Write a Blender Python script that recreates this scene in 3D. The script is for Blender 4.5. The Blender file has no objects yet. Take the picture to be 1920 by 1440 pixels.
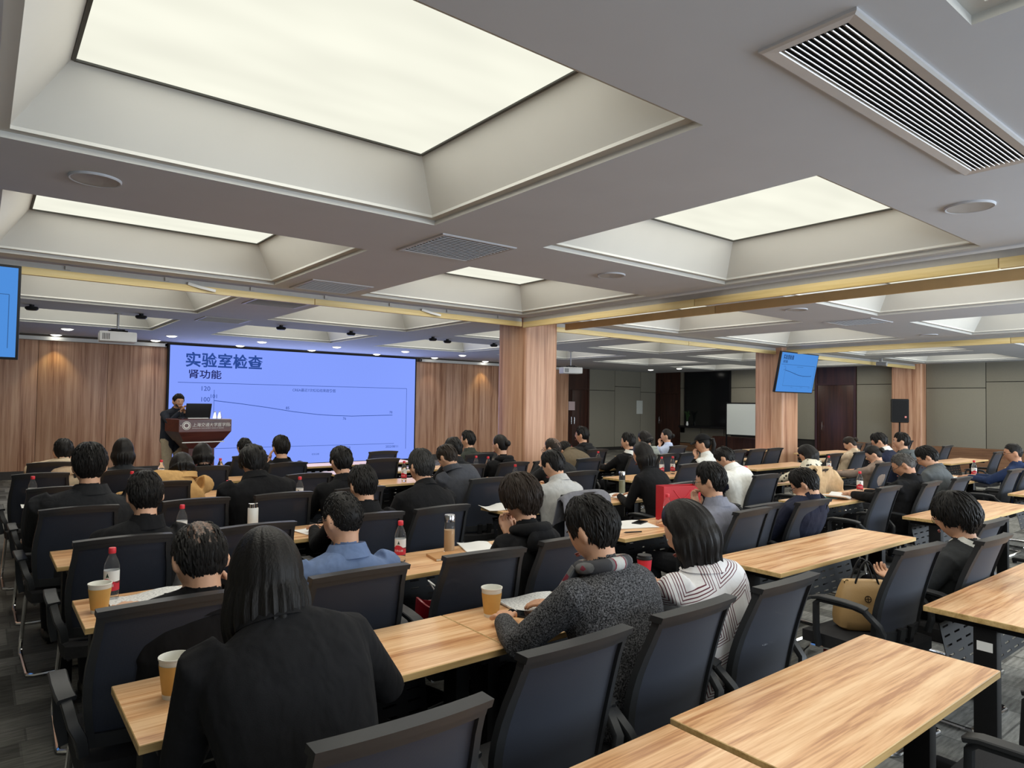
import bpy, bmesh, math, random
import numpy as np
from mathutils import Vector, Matrix

random.seed(7)
SC = bpy.context.scene
COL = SC.collection
PI = math.pi

# ------------------------------------------------------------------ camera
CAM_H = 1.65
YAW, PITCH, ROLL = math.radians(38.28), math.radians(1.632), math.radians(0.838)
fw = Vector((math.sin(YAW)*math.cos(PITCH), math.cos(YAW)*math.cos(PITCH), math.sin(PITCH)))
rt = Vector((math.cos(YAW), -math.sin(YAW), 0))
up = rt.cross(fw)
r2 = math.cos(ROLL)*rt + math.sin(ROLL)*up
u2 = -math.sin(ROLL)*rt + math.cos(ROLL)*up
cam = bpy.data.cameras.new('camera')
cam.sensor_width = 36.0
cam.lens = 1267.4/1920*36
cam.clip_start = 0.05
cam_o = bpy.data.objects.new('camera', cam)
mw = Matrix.Identity(4)
for i in range(3):
    mw[i][0] = r2[i]; mw[i][1] = u2[i]; mw[i][2] = -fw[i]
mw[2][3] = CAM_H
cam_o.matrix_world = mw
COL.objects.link(cam_o)
SC.camera = cam_o

# ------------------------------------------------------------------ world and view
SC.view_settings.view_transform = 'Standard'
SC.view_settings.look = 'None'
SC.view_settings.gamma = 1.0
SC.view_settings.use_curve_mapping = False
SC.view_settings.exposure = 0.0
wd = bpy.data.worlds.new('daylight')
SC.world = wd
wd.use_nodes = True
wd.node_tree.nodes['Background'].inputs[0].default_value = (0.72, 0.82, 1.0, 1)
wd.node_tree.nodes['Background'].inputs[1].default_value = 0.35

PANEL_W = 31.0      # watts behind one luminous ceiling panel
WINDOW_W = (70.0, 300.0, 330.0, 280.0)    # watts of daylight entering by each back window
SPOT_W = 26.0
SCREEN_W = 90.0     # light the big screen throws into the room

def area_light(name, loc, rot, sx, sy, watt, col, spread=PI):
    l = bpy.data.lights.new(name, 'AREA')
    l.shape = 'RECTANGLE'; l.size = sx; l.size_y = sy
    l.energy = watt; l.color = col; l.spread = spread
    o = bpy.data.objects.new(name, l)
    o.location = loc; o.rotation_euler = rot
    COL.objects.link(o)
    return o

# ------------------------------------------------------------------ materials
MATS = {}
def _nt(name):
    m = bpy.data.materials.new(name)
    m.use_nodes = True
    nt = m.node_tree
    return m, nt, nt.nodes, nt.links, nt.nodes['Principled BSDF']
def rgb(c): return (c[0], c[1], c[2], 1)
def srgb(*c):
    return tuple((x/255/12.92 if x/255 <= .04045 else ((x/255+.055)/1.055)**2.4) for x in c)

def M(name, col, rough=.6, metal=0., var=0., scale=20., bump=0., bscale=150., stretch=(1, 1, 1), spec=.5, sheen=0.,
      trans=0., alpha=1., ior=1.45, aniso=0.):
    """principled material, colour broken up by noise, optional fine bump"""
    if name in MATS: return MATS[name]
    m, nt, N, L, b = _nt(name)
    b.inputs['Base Color'].default_value = rgb(col)
    b.inputs['Roughness'].default_value = rough
    b.inputs['Metallic'].default_value = metal
    b.inputs['Specular IOR Level'].default_value = spec
    b.inputs['IOR'].default_value = ior
    if sheen: b.inputs['Sheen Weight'].default_value = sheen
    if trans: b.inputs['Transmission Weight'].default_value = trans
    if alpha < 1: b.inputs['Alpha'].default_value = alpha
    tc = N.new('ShaderNodeTexCoord'); mp = N.new('ShaderNodeMapping')
    mp.inputs['Scale'].default_value = stretch
    L.new(tc.outputs['Object'], mp.inputs[0])
    if var:
        nz = N.new('ShaderNodeTexNoise'); nz.inputs['Scale'].default_value = scale; nz.inputs['Detail'].default_value = 4
        L.new(mp.outputs[0], nz.inputs['Vector'])
        cr = N.new('ShaderNodeMix'); cr.data_type = 'RGBA'
        cr.inputs[6].default_value = rgb([x*(1-var) for x in col]); cr.inputs[7].default_value = rgb([min(1, x*(1+var)) for x in col])
        L.new(nz.outputs['Fac'], cr.inputs[0]); L.new(cr.outputs[2], b.inputs['Base Color'])
    if bump:
        n2 = N.new('ShaderNodeTexNoise'); n2.inputs['Scale'].default_value = bscale; n2.inputs['Detail'].default_value = 3
        L.new(mp.outputs[0], n2.inputs['Vector'])
        bp = N.new('ShaderNodeBump'); bp.inputs['Strength'].default_value = bump; bp.inputs['Distance'].default_value = .01
        L.new(n2.outputs['Fac'], bp.inputs['Height']); L.new(bp.outputs[0], b.inputs['Normal'])
    MATS[name] = m
    return m

def wood(name, dark, mid, light, axis='X', rough=.38, freq=9., stretch=.06, contrast=1.):
    """streaky laminate: noise drawn out along the grain axis"""
    m, nt, N, L, b = _nt(name)
    tc = N.new('ShaderNodeTexCoord'); oi = N.new('ShaderNodeObjectInfo')
    add = N.new('ShaderNodeVectorMath'); add.operation = 'MULTIPLY_ADD'
    L.new(oi.outputs['Random'], add.inputs[0]); add.inputs[1].default_value = (37, 53, 71)
    L.new(tc.outputs['Object'], add.inputs[2])
    mp = N.new('ShaderNodeMapping')
    mp.inputs['Scale'].default_value = {'X': (stretch, 1, 1), 'Y': (1, stretch, 1), 'Z': (1, 1, stretch)}[axis]
    L.new(add.outputs[0], mp.inputs[0])
    n1 = N.new('ShaderNodeTexNoise'); n1.inputs['Scale'].default_value = freq; n1.inputs['Detail'].default_value = 8
    n1.inputs['Roughness'].default_value = .66; n1.inputs['Distortion'].default_value = .35
    L.new(mp.outputs[0], n1.inputs['Vector'])
    n2 = N.new('ShaderNodeTexNoise'); n2.inputs['Scale'].default_value = freq*5; n2.inputs['Detail'].default_value = 2
    L.new(mp.outputs[0], n2.inputs['Vector'])
    mx = N.new('ShaderNodeMath'); mx.operation = 'MULTIPLY_ADD'; mx.inputs[1].default_value = .30
    L.new(n2.outputs['Fac'], mx.inputs[0]); L.new(n1.outputs['Fac'], mx.inputs[2])
    cr = N.new('ShaderNodeValToRGB')
    e = cr.color_ramp.elements
    e[0].position = .64-.16/contrast; e[0].color = rgb(dark); e[1].position = .64+.18/contrast; e[1].color = rgb(light)
    k = cr.color_ramp.elements.new(.62); k.color = rgb(mid)
    L.new(mx.outputs[0], cr.inputs[0]); L.new(cr.outputs[0], b.inputs['Base Color'])
    b.inputs['Roughness'].default_value = rough
    MATS[name] = m
    return m

def emit(name, col, strength=1., var=0., scale=2., stretch=(1, 1, 1)):
    m = bpy.data.materials.new(name); m.use_nodes = True
    nt = m.node_tree; N = nt.nodes; L = nt.links; N.clear()
    o = N.new('ShaderNodeOutputMaterial'); e = N.new('ShaderNodeEmission')
    e.inputs[0].default_value = rgb(col); e.inputs[1].default_value = strength
    if var:
        tc = N.new('ShaderNodeTexCoord'); mp = N.new('ShaderNodeMapping'); mp.inputs['Scale'].default_value = stretch
        mp.inputs['Rotation'].default_value = (0, 0, .3)
        nz = N.new('ShaderNodeTexNoise'); nz.inputs['Scale'].default_value = scale; nz.inputs['Detail'].default_value = 1
        L.new(tc.outputs['Object'], mp.inputs[0]); L.new(mp.outputs[0], nz.inputs[0])
        mr = N.new('ShaderNodeMapRange'); mr.inputs[1].default_value = .3; mr.inputs[2].default_value = .7
        mr.inputs[3].default_value = strength*(1-var); mr.inputs[4].default_value = strength*(1+var)
        L.new(nz.outputs[0], mr.inputs[0]); L.new(mr.outputs[0], e.inputs[1])
    L.new(e.outputs[0], o.inputs[0])
    MATS[name] = m
    return m

# ------------------------------------------------------------------ mesh helpers
class G:
    """collects shapes, links them as one mesh object"""
    def __init__(s): s.v = []; s.f = []; s.m = []
    def add(s, v, f, mi=0, mx=None):
        o = len(s.v)
        s.v += [tuple(mx @ Vector(p)) for p in v] if mx is not None else [tuple(p) for p in v]
        s.f += [tuple(i+o for i in q) for q in f]; s.m += [mi]*len(f)
        return s
    def box(s, x0, x1, y0, y1, z0, z1, mi=0, mx=None, ch=0.):
        if ch:
            bm = bmesh.new(); bmesh.ops.create_cube(bm, size=1)
            for v in bm.verts: v.co = Vector(((x0+x1)/2+v.co.x*(x1-x0), (y0+y1)/2+v.co.y*(y1-y0), (z0+z1)/2+v.co.z*(z1-z0)))
            bmesh.ops.bevel(bm, geom=bm.edges[:], offset=ch, segments=2, affect='EDGES', profile=.6)
            bm.verts.index_update()
            s.add([v.co[:] for v in bm.verts], [[v.index for v in f.verts] for f in bm.faces], mi, mx); bm.free()
            return s
        v = [(x, y, z) for z in (z0, z1) for y in (y0, y1) for x in (x0, x1)]
        return s.add(v, [(0, 2, 3, 1), (4, 5, 7, 6), (0, 1, 5, 4), (2, 6, 7, 3), (0, 4, 6, 2), (1, 3, 7, 5)], mi, mx)
    def rings(s, rs, mi=0, mx=None, cap=True, close=False):
        n = len(rs[0]); v = [p for r in rs for p in r]; f = []
        k = len(rs)
        for i in range(k if close else k-1):
            a = i*n; b = ((i+1) % k)*n
            for j in range(n):
                q = (j+1) % n
                f.append((a+j, a+q, b+q, b+j))
        if cap and not close:
            f.append(tuple(range(n-1, -1, -1))); f.append(tuple(range((k-1)*n, k*n)))
        return s.add(v, f, mi, mx)
    def lathe(s, prof, n=20, mi=0, mx=None, cap=True):
        rs = [[(r*math.cos(2*PI*j/n), r*math.sin(2*PI*j/n), z) for j in range(n)] for r, z in prof]
        return s.rings(rs, mi, mx, cap)
    def tube(s, path, rad, n=8, mi=0, mx=None, flat=None, close=False):
        """round (or flat = (half width, half thickness)) bar along a path"""
        P = [Vector(p) for p in path]; k = len(P)
        if not hasattr(rad, '__len__'): rad = [rad]*k
        rs = []; ref = None
        for i in range(k):
            if close: t = (P[(i+1) % k]-P[i-1])
            else: t = (P[min(i+1, k-1)]-P[max(i-1, 0)])
            t.normalize()
            if ref is None:
                ref = Vector((1, 0, 0)) if abs(t.x) < .8 else Vector((0, 0, 1))
            a = (ref - t*ref.dot(t)); a.normalize(); ref = a; b = t.cross(a)
            if flat:
                h, w = flat
                rs.append([P[i]+a*x*h+b*y*w for x, y in ((1, .6), (.85, 1), (-.85, 1), (-1, .6), (-1, -.6), (-.85, -1), (.85, -1), (1, -.6))])
            else:
                rs.append([P[i]+(a*math.cos(2*PI*j/n)+b*math.sin(2*PI*j/n))*rad[i] for j in range(n)])
        return s.rings(rs, mi, mx, close=close)
    def ell(s, c, r, n=14, k=9, mi=0, mx=None):
        rs = []
        for i in range(1, k):
            th = PI*i/k
            rs.append([(c[0]+r[0]*math.sin(th)*math.cos(2*PI*j/n), c[1]+r[1]*math.sin(th)*math.sin(2*PI*j/n), c[2]-r[2]*math.cos(th)) for j in range(n)])
        o = len(s.v)
        s.rings(rs, mi, mx, cap=False)
        bot = (c[0], c[1], c[2]-r[2]); tp = (c[0], c[1], c[2]+r[2])
        q = (k-2)*n
        f = [(n+q, (j+1) % n, j) for j in range(n)] + [(n+q+1, q+j, q+(j+1) % n) for j in range(n)]
        vv = [bot, tp]
        if mx is not None: vv = [tuple(mx @ Vector(p)) for p in vv]
        s.v += vv
        s.f += [tuple(i+o for i in t) for t in f]; s.m += [mi]*len(f)
        return s
    def mesh(s, name, mats, smooth=True, angle=None):
        me = bpy.data.meshes.new(name)
        me.from_pydata([tuple(p) for p in s.v], [], s.f)
        for m in (mats if isinstance(mats, (list, tuple)) else [mats]): me.materials.append(m)
        me.polygons.foreach_set('material_index', s.m)
        if smooth:
            me.polygons.foreach_set('use_smooth', [True]*len(s.f))
            me.update()
            try: me.set_sharp_from_angle(angle=angle or math.radians(38))
            except Exception: pass
        me.update()
        return me
    def build(s, name, mats, parent=None, smooth=True, angle=None, loc=None, rot=None):
        return obj(name, s.mesh(name, mats, smooth, angle), parent, loc, rot)

def obj(name, data, parent=None, loc=None, rot=None):
    o = bpy.data.objects.new(name, data); COL.objects.link(o)
    if parent is not None: o.parent = parent
    if loc is not None: o.location = loc
    if rot is not None: o.rotation_euler = rot
    return o
def tag(o, label=None, cat=None, group=None, kind=None):
    if label: o['label'] = label
    if cat: o['category'] = cat
    if group: o['group'] = group
    if kind: o['kind'] = kind
    return o
def thing(name, label, cat, loc=(0, 0, 0), rz=0., group=None):
    o = bpy.data.objects.new(name, None); COL.objects.link(o)
    o.empty_display_size = .1
    o.location = loc; o.rotation_euler = (0, 0, rz)
    return tag(o, label, cat, group)
def copy_tree(src, loc, rz, label=None, group=None):
    c = src.copy(); COL.objects.link(c); c.location = loc; c.rotation_euler = (0, 0, rz)
    if label: c['label'] = label
    if group: c['group'] = group
    for ch in list(src.children):
        d = ch.copy(); COL.objects.link(d); d.parent = c
        for g2 in list(ch.children):
            e = g2.copy(); COL.objects.link(e); e.parent = d
    return c
def text_mesh(body, size, mat_, depth=0., bold=0.):
    cu = bpy.data.curves.new('lettering', 'FONT'); cu.body = body; cu.size = size; cu.resolution_u = 3; cu.extrude = depth; cu.offset = bold
    cu.align_x = 'LEFT'
    t = bpy.data.objects.new('lettering', cu); COL.objects.link(t)
    bpy.context.view_layer.update()
    me = bpy.data.meshes.new_from_object(t.evaluated_get(bpy.context.evaluated_depsgraph_get()))
    COL.objects.unlink(t); bpy.data.objects.remove(t)
    me.materials.clear(); me.materials.append(mat_)
    return me
# ------------------------------------------------------------------ material library
WALLWOOD = wood('walnut_wall_laminate', srgb(146, 100, 74), srgb(182, 136, 106), srgb(206, 164, 134), 'Z', .45, 12., .03, 1.15)
TABLEWOOD = wood('pale_oak_laminate', srgb(184, 130, 88), srgb(219, 169, 121), srgb(240, 200, 155), 'X', .33, 21., .045, 1.35)
EDGEWOOD = wood('table_edge_band', srgb(168, 136, 84), srgb(198, 164, 108), srgb(222, 190, 134), 'X', .4, 26., .03, .9)
DARKWOOD = wood('dark_mahogany_door', srgb(38, 20, 15), srgb(54, 29, 22), srgb(70, 40, 30), 'Z', .35, 9., .05)
WAINSCOT = wood('brown_wainscot', srgb(96, 66, 44), srgb(122, 88, 62), srgb(140, 104, 76), 'Y', .45, 7., .05)
PODIUMWOOD = wood('red_brown_podium_wood', srgb(58, 22, 18), srgb(78, 32, 26), srgb(94, 44, 34), 'X', .3, 9., .08)
SOFFIT = M('ceiling_paint', (.56, .585, .63), .85, var=.04, scale=3)
COFFER = M('coffer_paint', (.56, .56, .535), .8, var=.03, scale=4)
FABRIC = M('beige_wall_fabric', srgb(132, 128, 115), .95, var=.1, scale=60, bump=.25, bscale=500)
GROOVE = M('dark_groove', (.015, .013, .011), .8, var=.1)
WHITEPAINT = M('white_paint', (.72, .72, .70), .5, var=.03)
YELLOW = wood('pale_yellow_board', srgb(206, 180, 118), srgb(224, 200, 140), srgb(236, 216, 164), 'X', .5, 8., .05)
GREYRAIL = M('grey_rail', (.42, .41, .39), .5, var=.06)
BROWNBOARD = M('brown_board', srgb(196, 166, 120), .6, var=.1, scale=8)
BLACKPL = M('black_plastic', (.013, .0135, .015), .45, var=.2, scale=60, spec=.3)
GREYPL = M('dark_grey_plastic', (.024, .0255, .028), .45, var=.12, scale=40, spec=.35)
BLACKMET = M('black_metal', (.007, .007, .0078), .5, var=.2, scale=40, spec=.25)
CHROME = M('chrome_tube', (.75, .75, .76), .14, metal=1., var=.05)
SEATFAB = M('black_seat_fabric', (.016, .016, .018), .9, var=.3, scale=80, bump=.3, bscale=600)
PAPER = M('white_paper', (.82, .82, .80), .7, var=.03)
GLASSBLACK = M('dark_glass', (.006, .007, .008), .12, var=.2)
PANEL_E = emit('luminous_panel', (1.0, .995, .85), .93, var=.06, scale=1.1, stretch=(1, 3.2, 1))
LAMP_E = emit('downlight_glow', (1.0, .96, .84), 7.)

def carpet():
    m, nt, N, L, b = _nt('grey_patchwork_carpet')
    tc = N.new('ShaderNodeTexCoord')
    def brick(rot, sc, w, h):
        mp = N.new('ShaderNodeMapping'); mp.inputs['Rotation'].default_value = (0, 0, rot); mp.inputs['Scale'].default_value = (sc, sc, sc)
        br = N.new('ShaderNodeTexBrick'); br.inputs['Color1'].default_value = (.065, .065, .063, 1); br.inputs['Color2'].default_value = (.24, .24, .235, 1)
        br.inputs['Mortar'].default_value = (.12, .12, .118, 1); br.inputs['Mortar Size'].default_value = .012
        br.inputs['Brick Width'].default_value = w; br.inputs['Row Height'].default_value = h; br.inputs['Scale'].default_value = 1
        L.new(tc.outputs['Object'], mp.inputs[0]); L.new(mp.outputs[0], br.inputs[0])
        return br
    b1 = brick(.0, 2.4, 1.1, .4); b2 = brick(PI/2, 2.2, 1.3, .45)
    ns = N.new('ShaderNodeTexNoise'); ns.inputs['Scale'].default_value = 1.6; ns.inputs['Detail'].default_value = 2
    L.new(tc.outputs['Object'], ns.inputs[0])
    gt = N.new('ShaderNodeMath'); gt.operation = 'GREATER_THAN'; gt.inputs[1].default_value = .5; L.new(ns.outputs[0], gt.inputs[0])
    ck = N.new('ShaderNodeTexChecker'); ck.inputs['Scale'].default_value = 2.0; L.new(tc.outputs['Object'], ck.inputs[0])
    mx = N.new('ShaderNodeMix'); mx.data_type = 'RGBA'
    L.new(ck.outputs['Fac'], mx.inputs[0]); L.new(b1.outputs[0], mx.inputs[6]); L.new(b2.outputs[0], mx.inputs[7])
    st = N.new('ShaderNodeTexNoise'); st.inputs['Scale'].default_value = 9; st.inputs['Detail'].default_value = 4
    mp2 = N.new('ShaderNodeMapping'); mp2.inputs['Scale'].default_value = (1, 7, 1); L.new(tc.outputs['Object'], mp2.inputs[0]); L.new(mp2.outputs[0], st.inputs[0])
    mr = N.new('ShaderNodeMapRange'); mr.inputs[1].default_value = .3; mr.inputs[2].default_value = .7; mr.inputs[3].default_value = .7; mr.inputs[4].default_value = 1.35
    L.new(st.outputs[0], mr.inputs[0])
    ml = N.new('ShaderNodeMix'); ml.data_type = 'RGBA'; ml.blend_type = 'MULTIPLY'; ml.inputs[0].default_value = 1
    L.new(mx.outputs[2], ml.inputs[6]); L.new(mr.outputs[0], ml.inputs[7])
    tint = N.new('ShaderNodeMix'); tint.data_type = 'RGBA'; tint.blend_type = 'MULTIPLY'; tint.inputs[0].default_value = 1; tint.inputs[7].default_value = (1.0, .98, .9, 1)
    L.new(ml.outputs[2], tint.inputs[6]); L.new(tint.outputs[2], b.inputs['Base Color'])
    b.inputs['Roughness'].default_value = .95; b.inputs['Specular IOR Level'].default_value = .2
    fz = N.new('ShaderNodeTexNoise'); fz.inputs['Scale'].default_value = 260
    L.new(tc.outputs['Object'], fz.inputs[0])
    bp = N.new('ShaderNodeBump'); bp.inputs['Strength'].default_value = .4; bp.inputs['Distance'].default_value = .01
    L.new(fz.outputs[0], bp.inputs['Height']); L.new(bp.outputs[0], b.inputs['Normal'])
    return m
CARPET = carpet()

# ------------------------------------------------------------------ the room
XL, XR, YB, YF, YF2, ZC = -1.5, 20.6, -2.6, 16.6, 17.1, 2.90
def struct(name, g, mats, parent=None, smooth=False):
    o = g.build(name, mats, parent, smooth)
    if parent is None: o['kind'] = 'structure'
    return o

struct('floor', G().box(XL-.2, XR+.2, YB-.2, YF2+.2, -.1, 0), CARPET)

# ceiling: a soffit grid with coffers sunk into it
X0, PX, SX, Y0, PY, SY = .027, 3.484, 2.471, 1.819, 3.293, 2.257
cx = [(X0+PX*i, X0+PX*i+SX) for i in range(0, 6)]
cy = [(Y0+PY*j, Y0+PY*j+SY) for j in range(-1, 4)]
xs = [XL-.2]+[e for c in cx for e in c]+[XR+.2]
ys = [YB-.2]+[e for c in cy for e in c]+[YF2+.2]
g = G()
for i in range(len(xs)-1):
    for j in range(len(ys)-1):
        if i % 2 == 1 and j % 2 == 1: continue
        g.add([(xs[i], ys[j], ZC), (xs[i], ys[j+1], ZC), (xs[i+1], ys[j+1], ZC), (xs[i+1], ys[j], ZC)], [(0, 1, 2, 3)])
ceiling = struct('ceiling', g, SOFFIT)
struct('ceiling_slab', G().box(XL-.2, XR+.2, YB-.2, YF2+.2, 3.4, 3.5), SOFFIT)['kind'] = 'structure'

def rect(w, h, z): return [(-w/2, -h/2, z), (w/2, -h/2, z), (w/2, h/2, z), (-w/2, h/2, z)]
g = G()
INS, ZP = .285, 3.27
prof = [(0, ZC), (0, ZC+.032), (.055, ZC+.032), (.055, ZC+.05), (INS, ZP)]
rs = [rect(SX-2*i, SY-2*i, z) for i, z in prof]
rs = [[p for p in r] for r in rs]
g.rings(rs, 0, cap=False)
coffer_me = g.mesh('coffer', COFFER, smooth=False)
pw, ph = SX-2*INS, SY-2*INS
pg = G().box(-pw/2, pw/2, -ph/2, ph/2, -.012, 0)
panel_me = pg.mesh('light_panel', PANEL_E, smooth=False)
fg = G()
for a in ((-pw/2-.012, -pw/2+.006, -ph/2, ph/2), (pw/2-.006, pw/2+.012, -ph/2, ph/2), (-pw/2, pw/2, -ph/2-.012, -ph/2+.006), (-pw/2, pw/2, ph/2-.006, ph/2+.012)):
    fg.box(a[0], a[1], a[2], a[3], -.022, .0)
frame_me = fg.mesh('panel_frame', M('panel_shadow_gap', (.10, .10, .09), .6, var=.1), smooth=False)
PANEL_LABEL = {(0, 0): 'largest glowing ceiling panel, nearest, top left of the photo',
               (0, 1): 'glowing ceiling panel in the coffer behind the largest one, at left',
               (1, 0): 'glowing ceiling panel above the second aisle, right of the largest one',
               (1, 1): 'small glowing ceiling panel in the coffer just before the wooden pillar',
               (0, -1): 'glowing ceiling panel of the coffer cut off at the top right corner'}
for i, (xa, xb) in enumerate(cx):
    for j, (ya, yb) in enumerate(cy):
        c = ((xa+xb)/2, (ya+yb)/2, 0)
        obj('coffer', coffer_me, ceiling, c)
        lab = PANEL_LABEL.get((i, j-1))
        t = thing('ceiling_light', lab or 'glowing ceiling panel hidden deep in a farther coffer', 'ceiling light', (c[0], c[1], ZP), 0, 'luminous coffer panels')
        obj('light_panel', panel_me, t); obj('panel_frame', frame_me, t)
        area_light('panel_lamp', (c[0], c[1], ZP-.03), (0, 0, 0), pw*.96, ph*.96, PANEL_W, (1.0, .965, .86)).parent = None

# walls ---------------------------------------------------------------------
struct('wall_left', G().box(XL-.2, XL, YB-.2, YF2+.2, 0, 3.4), FABRIC)
g = G()
WIN = [(-.6, 3.4), (5.2, 9.2), (11.0, 15.0), (16.2, 19.8)]
xe = XL
for a, b in WIN+[(XR, XR)]:
    g.box(xe, a, YB-.2, YB, 0, 3.4); xe = b
    if b > a: g.box(a, b, YB-.2, YB, 0, .9); g.box(a, b, YB-.2, YB, 2.7, 3.4)
struct('wall_back', g, FABRIC)
for n, (a, b) in enumerate(WIN):
    g = G()
    for q in range(4):
        x = a+(b-a)*q/3
        g.box(x-.03, x+.03, YB-.12, YB-.06, .9, 2.7)
    g.box(a, b, YB-.12, YB-.06, .9, .96); g.box(a, b, YB-.12, YB-.06, 2.64, 2.7)
    struct('window_%d' % (n+1), g, WHITEPAINT)
    area_light('window_daylight', ((a+b)/2, YB+.02, 1.8), (-PI/2, 0, PI), b-a, 1.75, WINDOW_W[n], (.80, .90, 1.0))

# front wall: walnut boards, the recess with the doors at the right
wf = struct('wall_front', G().box(XL-.2, 15.2, YF+.02, YF+.4, 0, 3.4), M('wall_core', (.12, .09, .07), .8, var=.1))
bw = 1.215
bme = G().box(0, bw-.006, -.012, .02, 0, 2.78, ch=.003).mesh('board', WALLWOOD, True)
x = XL
while x < 15.2-.01:
    o = obj('board', bme, wf, (x, YF, 0.0)); x += bw
struct('baseboard_front', G().box(XL, 15.2, YF-.03, YF-.012, 0, .16), M('dark_skirting', (.05, .045, .042), .5, var=.1))
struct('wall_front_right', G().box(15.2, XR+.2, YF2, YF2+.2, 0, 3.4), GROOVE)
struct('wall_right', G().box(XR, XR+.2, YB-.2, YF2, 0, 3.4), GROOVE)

def panels_x(par, x0, x1, split, y, z0=.12, z1=2.9, m=FABRIC):      # facing -Y
    for a, b in ((z0, split-.008), (split+.008, z1)):
        G().box(x0+.008, x1-.008, y-.03, y, a, b, ch=.006).build('wall_panel', m, par)
def panels_y(par, y0, y1, split, x, z0=.65, z1=2.9, m=FABRIC):      # facing -X
    for a, b in ((z0, split-.008), (split+.008, z1)):
        G().box(x-.03, x, y0+.008, y1-.008, a, b, ch=.006).build('wall_panel', m, par)
wfr = bpy.data.objects['wall_front_right']; wr = bpy.data.objects['wall_right']
for a, b, s in ((16.95, 18.27, 2.16), (18.27, 19.68, 2.32), (19.68, 20.58, 2.14)): panels_x(wfr, a, b, s, YF2)
for a, b, s in ((15.69, 15.92, 2.3), (12.4, 13.76, 2.3), (10.74, 12.4, 2.2), (8.36, 9.46, 2.36), (6.16, 7.58, 2.23), (4.2, 6.16, 2.385), (2.2, 4.2, 2.23), (.2, 2.2, 2.385), (-2.6, .2, 2.23)):
    panels_y(wr, a, b, s, XR)
for a, b in ((15.0, 15.92), (14.03, 15.0), (13.76, 14.03)):
    G().box(XR-.03, XR, a+.01, b-.01, .3, .88, ch=.006).build('wall_panel', FABRIC, wr)
struct('baseboard_right', G().box(XR-.06, XR-.03, YB, 7.58, .0, .65).box(XR-.06, XR-.03, 8.37, 9.46, 0, .65).box(XR-.06, XR-.03, 10.74, 15.9, 0, .28), WAINSCOT)

def door(name, x0, x1, y, split=2.15, axis='x'):
    w = x1-x0
    root = bpy.data.objects.new(name, None); COL.objects.link(root); root['kind'] = 'structure'
    g = G().box(-.07, 0, -.05, 0, 0, 2.9).box(w, w+.07, -.05, 0, 0, 2.9).box(0, w, -.05, 0, split, split+.05)
    g.build('door_frame', DARKWOOD, root)
    G().box(0, w, -.03, -.005, split+.05, 2.9).build('transom_panel', DARKWOOD, root)
    n = 2 if w > 1.3 else 1
    for k in range(n):
        lf = G().box(w*k/n+.004, w*(k+1)/n-.004, -.035, -.005, .01, split-.005, ch=.004).build('door_leaf', DARKWOOD, root)
        hx = w/2+(.07 if k else -.07) if n == 2 else w*.15
        G().tube([(hx, -.04, .95), (hx, -.08, .97), (hx, -.08, 1.2), (hx, -.04, 1.22)], .012, 8).build('door_handle', CHROME, lf)
    root.location = (x0, y, 0) if axis == 'x' else (y, x1, 0)
    if axis != 'x': root.rotation_euler = (0, 0, -PI/2)
    return root
door('door_1', 15.38, 16.88, YF2)
door('door_2', 16.0, 17.02, XR, 2.1, 'y')
door('door_3', 9.54, 10.66, XR, 2.35, 'y')
# dark window with its sill wall
root = bpy.data.objects.new('window_5', None); COL.objects.link(root); root['kind'] = 'structure'
G().box(XR-.05, XR-.02, 13.78, 15.68, .92, 2.86).build('pane', GLASSBLACK, root)
G().box(XR-.07, XR-.02, 13.74, 13.8, .88, 2.9).box(XR-.07, XR-.02, 15.64, 15.7, .88, 2.9).box(XR-.40, XR-.02, 13.74, 15.7, .86, .93).build('window_frame', BLACKMET, root)

# pillars
def pillar(name, x0, x1, y0, y1):
    g = G()
    r = .05
    pts = []
    for cxp, cyp, a0 in ((x1-r, y1-r, 0), (x0+r, y1-r, 90), (x0+r, y0+r, 180), (x1-r, y0+r, 270)):
        for k in range(4):
            a = math.radians(a0+30*k); pts.append((cxp-(x0+x1)/2+r*math.cos(a), cyp-(y0+y1)/2+r*math.sin(a)))
    g.rings([[(p[0], p[1], 0) for p in pts], [(p[0], p[1], ZC) for p in pts]], 0)
    o = g.build(name, WALLWOOD, None, True, None, ((x0+x1)/2, (y0+y1)/2, 0)); o['kind'] = 'structure'
    return o
pillar('pillar_1', 6.19, 6.83, 7.55, 8.2)
pillar('pillar_2', 13.14, 13.79, 7.56, 8.2)
pillar('pillar_3', -.82, -.17, 7.55, 8.2)
pillar('pillar_4', 20.28, 20.66, 7.58, 8.37)

# valance strips hung under the beams: a grey rail with clips, pale board segments
def valance(label, p0, p1, zt, zr, zb, joints, name='valance_strip', m=YELLOW, clips=0, handle=None):
    p0 = Vector(p0); p1 = Vector(p1); d = (p1-p0); Ln = d.length
    t = thing(name, label, 'valance', (p0.x, p0.y, 0), math.atan2(d.y, d.x))
    if zt > zr: G().box(0, Ln, -.012, .012, zr, zt).build('rail', GREYRAIL, t)
    e = [0]+joints+[Ln]
    for a, b in zip(e, e[1:]):
        G().box(a+.004, b-.004, -.022, .022, zb, zr, ch=.004).build('board_segment', m, t)
    for k in range(clips):
        x = Ln*(k+.5)/clips
        G().box(x-.02, x+.02, -.03, .03, zr+.012, zt).build('clip', GREYRAIL, t)
    if handle:
        for hx in handle:
            G().tube([(hx-.12, -.03, zr+.01), (hx, -.05, zr-.02), (hx+.14, -.08, zr-.045)], .02, 8, flat=(.016, .012)).build('latch', WHITEPAINT, t)
    return t
valance('pale yellow valance strip under the left ceiling beam, ending at the near pillar', (XL, 7.62, 0), (6.17, 7.62, 0), 2.885, 2.835, 2.765, [4.55], clips=9, handle=(3.3, 6.1))
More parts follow.
